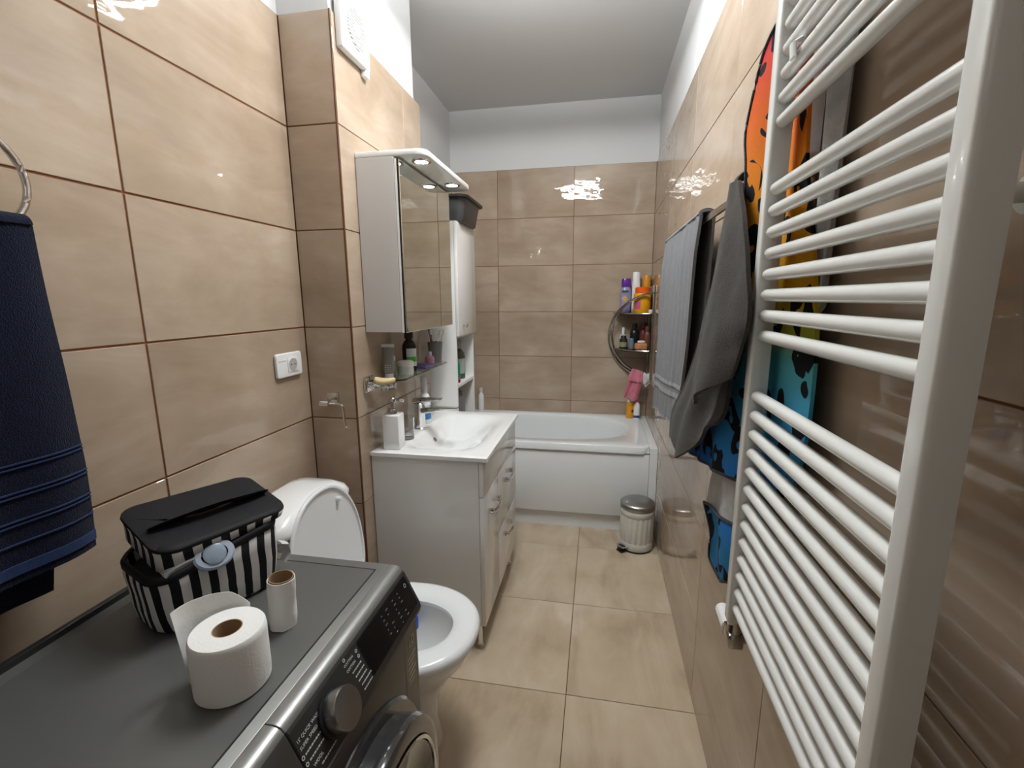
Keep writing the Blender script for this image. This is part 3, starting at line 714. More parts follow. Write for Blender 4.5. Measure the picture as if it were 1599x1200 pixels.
def towel_ring():
    yc, zc, r = -1.272, 1.665, .085
    t = thing('towel_ring', 'round chrome towel ring on the left wall', 'towel ring', (.03, yc, zc-r))
    part('ring', MB().tube([(.052, yc + r*cos(2*pi*k/48), zc + r*sin(2*pi*k/48)) for k in range(48)], .0062, 12, closed=True), M['chrome'], t)
    part('wall_mount', MB().cyl((.0005, yc, zc+r), (.012, yc, zc+r), .026, seg=24, bev=.002).cyl((.01, yc, zc+r), (.06, yc, zc+r), .010, seg=16, bev=.002), M['chrome'], t)
    navy = cloth_mat('navy_terry', (.0032, .0055, .022), bump=(420, .8, .005), sheen=.10)
    band = cloth_mat('navy_woven_band', (.022, .038, .11), bump=(900, .3, .002), sheen=.1)
    tw = thing('navy_towel', 'dark navy terry towel hanging from the chrome ring', 'towel', (.06, -1.29, .90))
    def half(xo, yfar, ynear, zb, z_top, ph):
        def fn(u, v):
            z = lerp(z_top, zb(u), v)
            ye = lerp(-1.203, yfar(v), min(1, v*1.0)); yn = lerp(-1.34, ynear, min(1, v*1.6))
            y = lerp(ye, yn, u)
            x = xo(v) + .010*sin(u*9+ph)*min(1, .25+v) + .004*noise.noise((y*8, z*6, ph))
            return (x, y, z)
        return fn
    yf = lambda v: -1.205 + .010*math.sin(min(v, .72)/.72*pi/2) - (.014*(v-.72)/.28 if v > .72 else 0)
    zf = lambda u: .972 - .02*u
    part('front_layer', MB().sheet(half(lambda v: .066 + .012*v, yf, -1.52, zf, 1.592, 0.4), 30, 40, .010), navy, tw, smooth=60)
    part('back_layer', MB().sheet(half(lambda v: .036, lambda v: -1.205-.06*v, -1.52, lambda u: .905-.01*u, 1.592, 1.9), 24, 30, .009), navy, tw, smooth=60)
    part('ring_fold', MB().sheet(lambda u, v: (.052 - .021*cos(pi*v) + .0*u, lerp(-1.205, -1.34, u), 1.592 + .017*sin(pi*v)), 12, 10, .008), navy, tw, smooth=60)
    f = half(lambda v: .073 + .012*v, yf, -1.52, zf, 1.592, 0.4)
    for k, (v0, dv) in enumerate(((.660, .004), (.672, .004), (.740, .004), (.752, .004), (.820, .004), (.832, .004), (.885, .004), (.945, .030))):
        part('woven_band', MB().sheet(lambda u, v: f(u, v0+dv*v), 30, 2, .003), band, tw, smooth=60)
towel_ring()

def towel_rail():
    t = thing('towel_rail', 'flat chrome towel rail on the right wall', 'towel rail', (1.385, -.19, 1.69))
    xb = 1.386
    part('rail', MB().box(xb-.004, xb+.004, -.766, .42, 1.676, 1.696, bev=.002), M['chrome'], t)
    for y in (-.605, .40): part('wall_mount', MB().box(xb+.003, W-.010, y-.010, y+.010, 1.677, 1.695, bev=.002).box(W-.012, W-.0005, y-.022, y+.022, 1.664, 1.708, bev=.002), M['chrome'], t)
    lg = cloth_mat('light_grey_terry', (.185, .185, .20), bump=(380, .9, .006))
    lb = cloth_mat('light_grey_woven_band', (.235, .235, .25), bump=(900, .5, .002))
    tw = thing('grey_towel', 'light grey ribbed towel hanging on the rail near the bathtub', 'towel', (1.386, -.03, .92))
    def front(u, v):
        y = lerp(.355, -.385, u) + .05*(.5-u)*0
        yy = lerp(lerp(.335, -.385, u), lerp(.40, -.23, u), v**1.5)
        z = lerp(1.702, lerp(.925, 1.0, u), v)
        x = 1.366 - .010*min(1, v*6) + .0065*abs(sin(u*30))*min(1, .5+v) + .006*sin(u*9)*v + .005*noise.noise((yy*9, z*5, 3))
        return (x, yy, z)
    part('front_layer', MB().sheet(front, 70, 40, .009), lg, tw, smooth=60)
    def back(u, v):
        return (1.408 + .006*sin(u*13)*v, lerp(.33, -.375, u) + .06*v*u, lerp(1.702, 1.06, v))
    part('back_layer', MB().sheet(back, 40, 24, .008), lg, tw, smooth=60)
    part('rail_fold', MB().sheet(lambda u, v: (1.387 - .0215*cos(pi*v), lerp(.335, -.38, u), 1.700 + .014*sin(pi*v)), 24, 10, .009), lg, tw, smooth=60)
    for v0, v1 in ((.775, .795), (.825, .85), (.985, .998)):
        part('woven_band', MB().sheet(lambda u, v: (lambda p: (p[0]-.0055, p[1], p[2]))(front(u, lerp(v0, v1, v))), 70, 2, .003), lb, tw, smooth=60)
    # taupe towel bunched on the near end of the rail
    tp = cloth_mat('taupe_terry', (.052, .045, .038), bump=(420, .6, .005), sheen=.12)
    t2 = thing('taupe_towel', 'dark taupe towel bunched on the rail end beside the radiator', 'towel', (1.36, -.72, .99))
    AL = [(1.372, -.735, 1.698), (1.360, -.668, 1.556), (1.345, -.612, 1.399), (1.330, -.488, 1.225), (1.318, -.329, 1.089), (1.312, -.333, .997)]
    AR = [(1.374, -.780, 1.698), (1.364, -.81, 1.56), (1.358, -.86, 1.42), (1.354, -.88, 1.31), (1.346, -.88, 1.22), (1.330, -.86, 1.185)]
    def A(u, v):
        p = poly(AL, v).lerp(poly(AR, v), u)
        p.z -= .055*sin(pi*min(1, u*1.25))*max(0, v-.55)/.45 + .035*max(0, v-.8)*math.exp(-((u-.55)/.22)**2)*4
        p.x += (.012*sin(u*8.5+.6) + .008*sin(u*17+v*2))*(.35+.65*v)
        p.z += .022*math.exp(-((u-.16)/.09)**2)*max(0, v-.7)/.3
        return p
    part('back_drape', MB().sheet(A, 44, 44, .009), tp, t2, smooth=60)
    BL = [(1.368, -.745, 1.702), (1.345, -.757, 1.52), (1.325, -.741, 1.376), (1.312, -.752, 1.27), (1.305, -.800, 1.215)]
    BR = [(1.372, -.792, 1.700), (1.362, -.900, 1.585), (1.358, -.972, 1.436), (1.358, -.955, 1.37), (1.350, -.925, 1.297)]
    def B(u, v):
        p = poly(BL, v).lerp(poly(BR, v), u)
        p.x += -.012*(1-.3*u) + .009*cos(u*7.0)*(.3+.7*v)*(1-u) - .014*sin(pi*u)*v + .003*noise.noise((p.y*20, p.z*9, 1.0))
        return p
    part('front_drape', MB().sheet(B, 40, 44, .009), tp, t2, smooth=60)
    part('rail_fold', MB().sheet(lambda u, v: (1.383 - .016*cos(pi*v), lerp(-.733, -.768, u) + .003*sin(9*u), 1.696 + .026*sin(pi*v)*(.8+.2*sin(9*u))), 16, 12, .009), tp, t2, smooth=60)
towel_rail()

def leopard_mat(name, zoff):
    m = bpy.data.materials.new(name); m.use_nodes = True; nt = m.node_tree; N = nt.nodes; Lk = nt.links.new; b = N['Principled BSDF']
    tc = N.new('ShaderNodeTexCoord'); sp = N.new('ShaderNodeSeparateXYZ'); Lk(tc.outputs['Object'], sp.inputs[0])
    mr = N.new('ShaderNodeMapRange'); mr.inputs['From Min'].default_value = 0.75-zoff; mr.inputs['From Max'].default_value = 1.98-zoff
    Lk(sp.outputs['Z'], mr.inputs['Value'])
    r = N.new('ShaderNodeValToRGB'); cr = r.color_ramp
    stops = [(0, (.03, .16, .30)), (.10, (.02, .15, .32)), (.20, (.02, .13, .52)), (.30, (.03, .22, .56)), (.42, (.06, .34, .55)), (.485, (.10, .42, .45)), (.52, (.42, .46, .05)), (.58, (.62, .33, .015)), (.75, (.66, .22, .012)), (.88, (.62, .11, .02)), (.95, (.55, .05, .04)), (1, (.50, .04, .12))]
    cr.elements[0].position = 0; cr.elements[0].color = (*stops[0][1], 1); cr.elements[1].position = 1; cr.elements[1].color = (*stops[-1][1], 1)
    for p, c in stops[1:-1]: e = cr.elements.new(p); e.color = (*c, 1)
    Lk(mr.outputs[0], r.inputs['Fac'])
    # curved blotches
    mp = N.new('ShaderNodeMapping'); mp.inputs['Scale'].default_value = (0, 1, 1); Lk(tc.outputs['Object'], mp.inputs['Vector'])
    nz = N.new('ShaderNodeTexNoise'); nz.inputs['Scale'].default_value = 14; nz.inputs['Detail'].default_value = 1; Lk(mp.outputs[0], nz.inputs['Vector'])
    mxv = N.new('ShaderNodeMix'); mxv.data_type = 'VECTOR'; mxv.inputs['Factor'].default_value = .07; Lk(mp.outputs[0], mxv.inputs['A']); Lk(nz.outputs['Color'], mxv.inputs['B'])
    vo = N.new('ShaderNodeTexVoronoi'); vo.inputs['Scale'].default_value = 12.5; Lk(mxv.outputs['Result'], vo.inputs['Vector'])
    n2 = N.new('ShaderNodeTexNoise'); n2.inputs['Scale'].default_value = 17; n2.inputs['Detail'].default_value = 0; Lk(mp.outputs[0], n2.inputs['Vector'])
    a = N.new('ShaderNodeMath'); a.operation = 'SUBTRACT'; a.inputs[1].default_value = .30; Lk(vo.outputs['Distance'], a.inputs[0])
    ab = N.new('ShaderNodeMath'); ab.operation = 'ABSOLUTE'; Lk(a.outputs[0], ab.inputs[0])
    lt = N.new('ShaderNodeMath'); lt.operation = 'LESS_THAN'; lt.inputs[1].default_value = .15; Lk(ab.outputs[0], lt.inputs[0])
    gt = N.new('ShaderNodeMath'); gt.operation = 'GREATER_THAN'; gt.inputs[1].default_value = .41; Lk(n2.outputs['Fac'], gt.inputs[0])
    an = N.new('ShaderNodeMath'); an.operation = 'MULTIPLY'; Lk(lt.outputs[0], an.inputs[0]); Lk(gt.outputs[0], an.inputs[1])
    mx = N.new('ShaderNodeMix'); mx.data_type = 'RGBA'; Lk(an.outputs[0], mx.inputs['Factor']); Lk(r.outputs['Color'], mx.inputs['A']); mx.inputs['B'].default_value = (.008, .008, .012, 1)
    Lk(mx.outputs['Result'], b.inputs['Base Color']); b.inputs['Roughness'].default_value = .9; b.inputs['Specular IOR Level'].default_value = .15
    n4 = N.new('ShaderNodeTexNoise'); n4.inputs['Scale'].default_value = 500; Lk(tc.outputs['Object'], n4.inputs['Vector'])
    bp = N.new('ShaderNodeBump'); bp.inputs['Strength'].default_value = .3; bp.inputs['Distance'].default_value = .003; Lk(n4.outputs['Fac'], bp.inputs['Height']); Lk(bp.outputs['Normal'], b.inputs['Normal'])
    return m

def leopard_towel():
    lm = leopard_mat('rainbow_leopard_print', .76)
    lw = cloth_mat('white_towel_reverse', (.52, .51, .50), bump=(500, .5, .003))
    bk = cloth_mat('black_hem', (.008, .008, .012))
    t = thing('leopard_towel', 'rainbow beach towel with black leopard spots draped behind the radiator', 'towel', (1.405, -.85, .76))
    L = [(1.392, -.924, 1.962), (1.386, -.862, 1.972), (1.380, -.822, 1.935), (1.376, -.800, 1.870), (1.376, -.770, 1.800), (1.378, -.778, 1.735), (1.379, -.786, 1.660), (1.379, -.815, 1.545), (1.379, -.835, 1.409), (1.380, -.810, 1.300), (1.378, -.69, 1.20), (1.376, -.52, 1.045), (1.374, -.45, .985)]
    R = [(1.404, -.955, 1.955), (1.408, -.965, 1.94), (1.410, -.97, 1.91), (1.411, -.975, 1.86), (1.412, -.985, 1.80), (1.413, -.99, 1.74), (1.414, -1.00, 1.67), (1.416, -1.05, 1.545), (1.418, -1.09, 1.409), (1.418, -1.10, 1.31), (1.416, -1.10, 1.22), (1.414, -1.08, 1.14), (1.410, -1.03, 1.09)]
    def fn(u, v):
        a, b = poly(L, v), poly(R, v); p = a.lerp(b, u)
        q = min(1, max(0, (-.790-p.y)/.120)); q = q*q*(3-2*q)              # swing back to pass behind the post
        p.x = lerp(a.x + .005*sin(p.y*45)*min(1, v*1.5), max(b.x, 1.4115), q)
        return p
    part('main_drape', MB().sheet(fn, 60, 80, .006), lm, t, smooth=60)
    part('hem', MB().tube([fn(0, v/60)+Vector((-.002, 0, 0)) for v in range(61)], .0045, 8), bk, t)
    part('hem', MB().tube([fn(u/40, 1)+Vector((-.002, 0, -.002)) for u in range(41)], .0045, 8), bk, t)
    # white reverse and hanging corner below
    L2 = [(1.398, -.640, 1.04), (1.394, -.615, .95), (1.392, -.600, .875), (1.392, -.640, .845)]
    R2 = [(1.410, -.93, 1.12), (1.408, -.93, 1.02), (1.406, -.93, .93), (1.404, -.93, .90)]
    def f2(u, v):
        p = poly(L2, v).lerp(poly(R2, v), u); p.x += .008*sin(u*9); return p
    part('white_reverse', MB().sheet(f2, 24, 20, .005), lw, t, 'white reverse side of the towel', smooth=60)
    L3 = [(1.386, -.592, .885), (1.385, -.690, .845), (1.385, -.690, .80), (1.386, -.700, .77), (1.388, -.790, .772)]
    R3 = [(1.398, -.93, .965), (1.396, -.93, .92), (1.395, -.93, .89), (1.394, -.92, .85), (1.394, -.86, .81)]
    def f3(u, v):
        p = poly(L3, v).lerp(poly(R3, v), u); p.x += .007*sin(u*8+.5); return p
    part('corner_drape', MB().sheet(f3, 28, 28, .006), lm, t, smooth=60)
    part('hem', MB().tube([f3(u/30, 0)+Vector((-.003, 0, 0)) for u in range(31)], .004, 8), bk, t)
    part('hem', MB().tube([f3(0, u/30)+Vector((-.003, 0, 0)) for u in range(31)] + [f3(u/20, 1)+Vector((-.003, 0, -.002)) for u in range(1, 21)], .004, 8), bk, t)
    # a white cloth tucked behind the upper bars
    wc = thing('white_cloth', 'crumpled white cloth tucked behind the upper radiator bars', 'cloth', (1.425, -1.02, 1.42))
    def f4(u, v):
        y = lerp(lerp(-.975, -1.03, v), lerp(-1.075, -1.075, v), u); z = lerp(1.90, lerp(1.50, 1.42, u), v)
        return (1.430 + .008*sin(u*9+v*2), y, z)
    part('cloth', MB().sheet(f4, 20, 24, .004), cloth_mat('white_cloth', (.50, .485, .47)), wc, smooth=60)
    hk = thing('radiator_hook', 'small white plastic hook clipped on the upper radiator bars', 'hook', (1.37, -1.03, 1.81))
    part('clip', MB().tube([(1.366, -1.028, 1.826), (1.364, -1.028, 1.846), (1.374, -1.028, 1.851), (1.386, -1.028, 1.851)], .006, 8, flat=(.0035, .011, (1, 0, 0))), M['white_plastic'], hk)
leopard_towel()

# ------------------------------------------------------------------ things on the washing machine
def toilet_rolls():
    z = .8512
    cx, cy = .513, -1.346
    t = thing('toilet_roll', 'full white toilet roll standing on the washing machine', 'toilet roll', (cx, cy, z))
    part('paper', MB().lathe(cx, cy, [(.0215, z), (.052, z), (.0545, z+.003), (.055, z+.012), (.055, z+.086), (.0540, z+.094), (.052, z+.097), (.0215, z+.097)], 64), M['paper'], t)
    part('core', MB().lathe(cx, cy, [(.0215, z), (.0215, z+.097), (.0200, z+.097), (.0200, z), (.0215, z)], 40), M['cardboard'], t)
    def fl(u, v):
        a = radians(lerp(98, 200, u)); r = .0556 + .004*v + .010*u*v + .02*max(0, u-.6)
        return (cx+r*cos(a), cy+r*sin(a), z + lerp(.004, .132 - .02*(1-u)**2 - .045*max(0, .25-u)*4*.3, v))
    part('loose_sheet', MB().sheet(fl, 24, 16, .0008), M['paper'], t, 'loose paper end standing up', smooth=60)
    cx, cy = .503, -1.212
    t = thing('cardboard_core', 'nearly empty toilet roll core standing beside the striped bag', 'toilet roll', (cx, cy, z))
    lean = Matrix.Translation((cx, cy, z)) @ Matrix.Rotation(radians(3), 4, 'Y') @ Matrix.Translation((-cx, -cy, -z))
    part('core', MB().lathe(cx, cy, [(.0215, z+.001), (.0215, z+.1), (.0203, z+.1), (.0203, z+.001), (.0215, z+.001)], 40, lean), M['cardboard'], t)
    def wrap(u, v):
        a = 2*pi*u*1.02+2.2; r = .0225 + .0012*u + .0015*noise.noise((cos(a)*2, sin(a)*2, v*3))
        return lean @ Vector((cx+r*cos(a), cy+r*sin(a), z+.001+.0965*v))
    part('paper_wrap', MB().sheet(wrap, 48, 10, .0012), M['paper'], t, smooth=60)
toilet_rolls()

def stripe_mat(name, n, ph=0.0):
    """black and white stripes counted along the cloth's u direction"""
    m = bpy.data.materials.new(name); m.use_nodes = True; nt = m.node_tree; N = nt.nodes; Lk = nt.links.new; b = N['Principled BSDF']
    at = N.new('ShaderNodeAttribute'); at.attribute_name = 'run'
    mu = N.new('ShaderNodeMath'); mu.operation = 'MULTIPLY_ADD'; mu.inputs[1].default_value = n; mu.inputs[2].default_value = ph; Lk(at.outputs['Fac'], mu.inputs[0])
    fr = N.new('ShaderNodeMath'); fr.operation = 'FRACT'; Lk(mu.outputs[0], fr.inputs[0])
    gt = N.new('ShaderNodeMath'); gt.operation = 'GREATER_THAN'; gt.inputs[1].default_value = .5; Lk(fr.outputs[0], gt.inputs[0])
    mx = N.new('ShaderNodeMix'); mx.data_type = 'RGBA'; Lk(gt.outputs[0], mx.inputs['Factor']); mx.inputs['A'].default_value = (.62, .61, .60, 1); mx.inputs['B'].default_value = (.010, .010, .012, 1)
    Lk(mx.outputs['Result'], b.inputs['Base Color']); b.inputs['Roughness'].default_value = .8; b.inputs['Specular IOR Level'].default_value = .2
    return m

def striped_bag():
    z = .8512
    C = Vector((.295, -1.160, 0)); ang = math.atan2(.205, .085)      # long axis direction
    ux = Vector((cos(ang), sin(ang), 0)); uy = Vector((sin(ang), -cos(ang), 0))   # uy points to the camera's right
    t = thing('striped_bag', 'open black and white striped cosmetic bag on the washing machine', 'bag', (C.x, C.y, z))
    def P(a, b, h): return C + ux*a + uy*b + Vector((0, 0, h))
    n = 96
    def ol(la, lb, r):
        pts = rrect(-la/2, la/2, -lb/2, lb/2, r, 23); return pts
    def runs(pts):
        d = [0]
        for p, q in zip(pts, pts[1:]): d.append(d[-1] + math.hypot(q[0]-p[0], q[1]-p[1]))
        d2 = d[-1] + math.hypot(pts[0][0]-pts[-1][0], pts[0][1]-pts[-1][1]); return [x/d2 for x in d]
    def strip(name, levels, m, off=0.0):
        """levels: list of (la,lb,r,h or fn(a,b))"""
        b = bmesh.new(); lay = b.verts.layers.float.new('run'); rows = []
        for la, lb, r, h in levels:
            o = ol(la, lb, r); rn = runs(o); o2 = o + [o[0]]; rn2 = rn + [1.0]; row = []
            for (a, c), q in zip(o2, rn2):
                hh = h(a, c) if callable(h) else h
                w = 1 + .018*noise.noise((a*25, c*25, hh*30))
                vv = b.verts.new(P(a*w+off, c*w-off*.27, hh)); vv[lay] = q; row.append(vv)
            rows.append(row)
        for r0, r1 in zip(rows, rows[1:]):
            for i in range(len(r0)-1): b.faces.new((r0[i], r0[i+1], r1[i+1], r1[i]))
        bmesh.ops.recalc_face_normals(b, faces=b.faces)
        me = bpy.data.meshes.new(name); b.to_mesh(me); b.free()
        me.transform(Matrix.Translation(-t.location)); me.materials.append(m)
        me.polygons.foreach_set('use_smooth', [True]*len(me.polygons))
        o = bpy.data.objects.new(name, me); COL.objects.link(o); o.parent = t
        sm = o.modifiers.new('thick', 'SOLIDIFY'); sm.thickness = .003; sm.offset = -1
        return o
    st = stripe_mat('striped_canvas', 24, .3)
    blk = cloth_mat('black_nylon', (.011, .011, .013), .6, bump=(700, .25, .002), sheen=0)
    rim = lambda a, c: z + .136 - .024/(1+math.exp((a+.075)*70)) - .016*math.exp(-((c-.088)/.04)**2)*math.exp(-((a+.035)/.05)**2)
    strip('bag_wall', [(.212, .145, .04, z+.001), (.226, .158, .045, z+.008), (.234, .166, .045, z+.035), (.238, .170, .045, z+.065), (.240, .173, .045, z+.095), (.242, .175, .045, rim)], st)
    strip('rim_binding', [(.244, .177, .045, lambda a, c: rim(a, c)-.003), (.246, .179, .045, lambda a, c: rim(a, c)+.006), (.240, .173, .045, lambda a, c: rim(a, c)+.012), (.230, .163, .045, lambda a, c: rim(a, c)+.010)], blk)
    part('bag_bottom', MB().loft([[P(a, c, z+.0005) for a, c in ol(.188, .123, .045)], [P(a, c, z+.004) for a, c in ol(.188, .123, .045)]]), blk, t)
    part('lining', MB().loft([[P(a, c, z+.100) for a, c in ol(.218, .155, .045)], [P(a, c, z+.104) for a, c in ol(.218, .155, .045)]]), blk, t)
    # lid: tilted padded slab with striped edge, its front raised by the stuffed contents
    def lidz(a, c): return z + .180 - .018*(c/.09) + .006*max(0, -a/.12) + .006*noise.noise((a*9, c*9, 4))
    strip('lid_band', [(.241, .174, .035, lambda a, c: lidz(a, c)-.016-.030/(1+math.exp((a+.085)*70))), (.242, .178, .035, lambda a, c: lidz(a, c)-.010-.008/(1+math.exp((a+.085)*70))), (.246, .182, .036, lambda a, c: lidz(a, c)-.002)], stripe_mat('striped_lid_canvas', 24, .1), off=.016)
    loops = [[P(a+.016, c-.0043, lidz(a, c)-d) for a, c in ol(la, lb, .036)] for la, lb, d in ((.244, .180, .006), (.247, .183, .002), (.245, .181, -.002), (.225, .160, -.004), (.12, .06, -.005))]
    part('lid', MB().loft(loops), blk, t, smooth=60)
    pts = [P(lerp(-.089, .128, s), .006 + .01*sin(pi*s), lidz(lerp(-.105, .112, s), .012) + .006 + .012*sin(pi*s)**.7) for s in [k/24 for k in range(25)]]
    part('handle_strap', MB().tube(pts, .01, 10, flat=(.016, .003, tuple(uy*.8 + Vector((0, 0, .5))))), blk, t)
    e = P(.117, .045, z+.055)
    part('side_loop', MB().tube([e+ux*.010+Vector((0, 0, .018)), e+ux*.026+Vector((0, 0, .010)), e+ux*.030-Vector((0, 0, .012)), e+ux*.016-Vector((0, 0, .03))], .012, 10, flat=(.013, .003, tuple(uy))), mat('striped_webbing', (.6, .6, .59), .8), t)
    # things showing in the open front
    pc = mat('pale_blue_plastic', (.36, .42, .52), .2, coat=.4)
    d = thing('round_compact', 'pale blue round cap peeking out of the striped bag', 'compact', tuple(P(-.02, .09, z+.12)))
    c0 = P(-.020, .092, z+.133); nrm = (uy*.80 + Vector((0, 0, .62)) - ux*.1).normalized()
    q = nrm.to_track_quat('Z', 'Y').to_matrix().to_4x4(); q.translation = c0 - nrm*.012
    part('cap', MB().lathe(0, 0, [(0, 0), (.026, 0), (.028, .004), (.028, .010), (.025, .013), (.018, .0135)], 40, q @ Matrix.Scale(1.25, 4, (1, 0, 0))), pc, d)
    part('cap_disc', MB().lathe(0, 0, [(.0195, .0125), (.0195, .0155), (.016, .017), (0, .0172)], 40, q), mat('blue_grey_plastic', (.25, .30, .37), .18), d)
    g = thing('grey_pouch', 'soft grey pouch inside the open striped bag', 'pouch', tuple(P(-.035, .07, z+.104)))
    def gp(u, v):
        a = lerp(-.095, -.02, u); return P(a, .060+.024*v, z + .126 + .016*sin(pi*u)**.5*(1-v*.3) - .006*v)
    part('pouch', MB().sheet(gp, 20, 8, .012), cloth_mat('grey_pouch_cloth', (.36, .38, .38)), g, smooth=60)
striped_bag()

# ------------------------------------------------------------------ washbasin fittings and toiletries
ZB = .8585
def faucet():
    x, y = .268, .085
    t = thing('faucet', 'chrome single lever mixer tap on the washbasin', 'faucet', (x, y, ZB))
    part('base', MB().lathe(x, y, [(0, ZB), (.029, ZB), (.029, ZB+.005), (.025, ZB+.009), (.0235, ZB+.10), (.025, ZB+.122), (.022, ZB+.126), (0, ZB+.126)], 36), M['chrome'], t)
    part('spout', MB().loft([[(x+.005, y+a, ZB+.072+b) for a, b in rrect(-.021, .021, 0, .034, .008, 4)], [(x+.08, y+a, ZB+.086+b) for a, b in rrect(-.021, .021, 0, .022, .006, 4)], [(x+.185, y+a, ZB+.101+b) for a, b in rrect(-.020, .020, 0, .010, .004, 4)]]), M['chrome'], t)
    part('lever', MB().loft([[(x-.027, y+a, ZB+.127+b) for a, b in rrect(-.022, .022, 0, .022, .006, 4)], [(x+.02, y+a, ZB+.130+b) for a, b in rrect(-.022, .022, 0, .020, .006, 4)], [(x+.105, y+a, ZB+.142+b) for a, b in rrect(-.019, .019, 0, .008, .003, 4)]]), M['chrome'], t)
    part('lever_dot', MB().cyl((x+.015, y-.0225, ZB+.140), (x+.015, y-.0215, ZB+.140), .0035), M['black'], t)
faucet()

def soap_dispenser():
    x, y = .266, -.196
    t = thing('soap_dispenser', 'white square soap dispenser with chrome pump on the washbasin', 'soap dispenser', (x, y, ZB))
    r = Matrix.Translation((x, y, 0)) @ Matrix.Rotation(radians(4), 4, 'Z') @ Matrix.Translation((-x, -y, 0))
    part('bottle', MB().box(x-.034, x+.034, y-.034, y+.034, ZB, ZB+.142, bev=.004, seg=3, mtx=r), M['ceramic'], t)
    part('collar', MB().lathe(x, y, [(0, ZB+.142), (.018, ZB+.142), (.018, ZB+.160), (.016, ZB+.163), (0, ZB+.163)], 28), M['chrome'], t)
    part('pump', MB().cyl((x, y, ZB+.160), (x, y, ZB+.195), .006, seg=16).cyl((x, y, ZB+.190), (x, y, ZB+.208), .016, .014, seg=24, bev=.003).tube([(x, y, ZB+.200), (x+.025, y+.006, ZB+.200), (x+.046, y+.010, ZB+.196)], .0055, 10), M['chrome'], t)
soap_dispenser()

def tumbler(x, y, z, r, h, name, label, m):
    t = thing(name, label, 'glass', (x, y, z))
    part('wall', MB().lathe(x, y, [(0, z), (r*.88, z), (r*.9, z+.002), (r, z+h), (r-.0025, z+h), (r*.86, z+.008), (0, z+.007)], 32), m, t)
    return t
tumbler(.266, -.072, ZB, .036, .096, 'drinking_glass', 'clear glass tumbler behind the soap dispenser', M['clear'])

def lathe_bottle(name, label, x, y, z, r, h, body_m, cap_m, shape='round', cap=(.5, .18), label_m=None, cat='bottle', flat=1.0, rot=0, group=None, neck=.45):
    """a bottle: shoulders, neck, cap, optional printed band; flat<1 squeezes its depth"""
    t = thing(name, label, cat, (x, y, z), group)
    hc = h*cap[1]; hb = h-hc
    mt = Matrix.Translation((x, y, z)) @ Matrix.Rotation(rot, 4, 'Z') @ Matrix.Scale(flat, 4, (0, 1, 0))
    if shape == 'round': pr = [(0, 0), (r*.9, 0), (r, .006), (r, hb*.72), (r*.93, hb*.82), (r*.7, hb*.92), (r*neck, hb*.97), (r*neck, hb), (0, hb)]
    elif shape == 'straight': pr = [(0, 0), (r*.94, 0), (r, .005), (r, hb-.006), (r*.94, hb), (0, hb)]
    elif shape == 'oval': pr = [(0, 0), (r*.72, 0), (r*.82, .006), (r*.98, hb*.35), (r, hb*.6), (r*.92, hb*.85), (r*.75, hb*.97), (r*.6, hb), (0, hb)]
    part('bottle_body', MB().lathe(0, 0, pr, 32, mt), body_m, t, smooth=45)
    rc = r*cap[0]
    part('cap', MB().lathe(0, 0, [(0, hb), (rc, hb+.0005), (rc, hb+hc*.8), (rc*.85, hb+hc*.97), (0, hb+hc)], 28, mt), cap_m, t, smooth=45)
    if label_m:
        a, b = (.18, .68)
        rr = lambda q: r*1.012 if shape != 'oval' else lerp(r*.9, r*1.012, min(1, q/.5))
        part('print_band', MB().lathe(0, 0, [(rr(a), hb*a), (rr(.35)+.0006, hb*.35), (rr(.5)+.0004, hb*.5), (rr(b)*.99, hb*b)], 32, mt), label_m, t, smooth=45)
    return t

pl = lambda n, c, r=.3, **k: mat(n, c, r, **k)
sb = lathe_bottle('spray_bottle', 'white and blue pump bottle behind the mixer tap', .252, .190, ZB, .029, .235, M['white_plastic'], pl('milky_cap', (.70, .72, .73), .2, trans=.3), cap=(.55, .34), label_m=None)
part('blue_print', MB().lathe(.252, .190, [(.0295, ZB+.022), (.0296, ZB+.03), (.0296, ZB+.085), (.0295, ZB+.09)], 32), pl('blue_print', (.02, .17, .40)), sb)

ZS = 1.136
def glass_shelf():
    y0, y1, x1 = -.165, .425, .305
    t = thing('glass_shelf', 'greenish glass shelf on chrome brackets under the mirror cabinet', 'shelf', (.25, (y0+y1)/2, ZS-.01))
    out = [(XC+.004, y0), (x1-.04, y0)] + [(x1-.04+.04*sin(radians(a)), y0+.04-.04*cos(radians(a))) for a in range(15, 91, 15)] + [(x1, y1-.04)] + [(x1-.04+.04*cos(radians(a)), y1-.04+.04*sin(radians(a))) for a in range(15, 91, 15)] + [(XC+.004, y1)]
    part('glass_pane', MB().prism(out, 'z', ZS-.007, ZS-.0005, bev=.0012, seg=1), M['glass'], t)
    for y in (y0+.06, y1-.05):
        part('bracket', MB().box(XC+.0005, XC+.012, y-.018, y+.018, ZS-.030, ZS+.006, bev=.002).box(XC+.01, XC+.05, y-.006, y+.006, ZS-.020, ZS-.0075, bev=.002), M['chrome'], t)
glass_shelf()

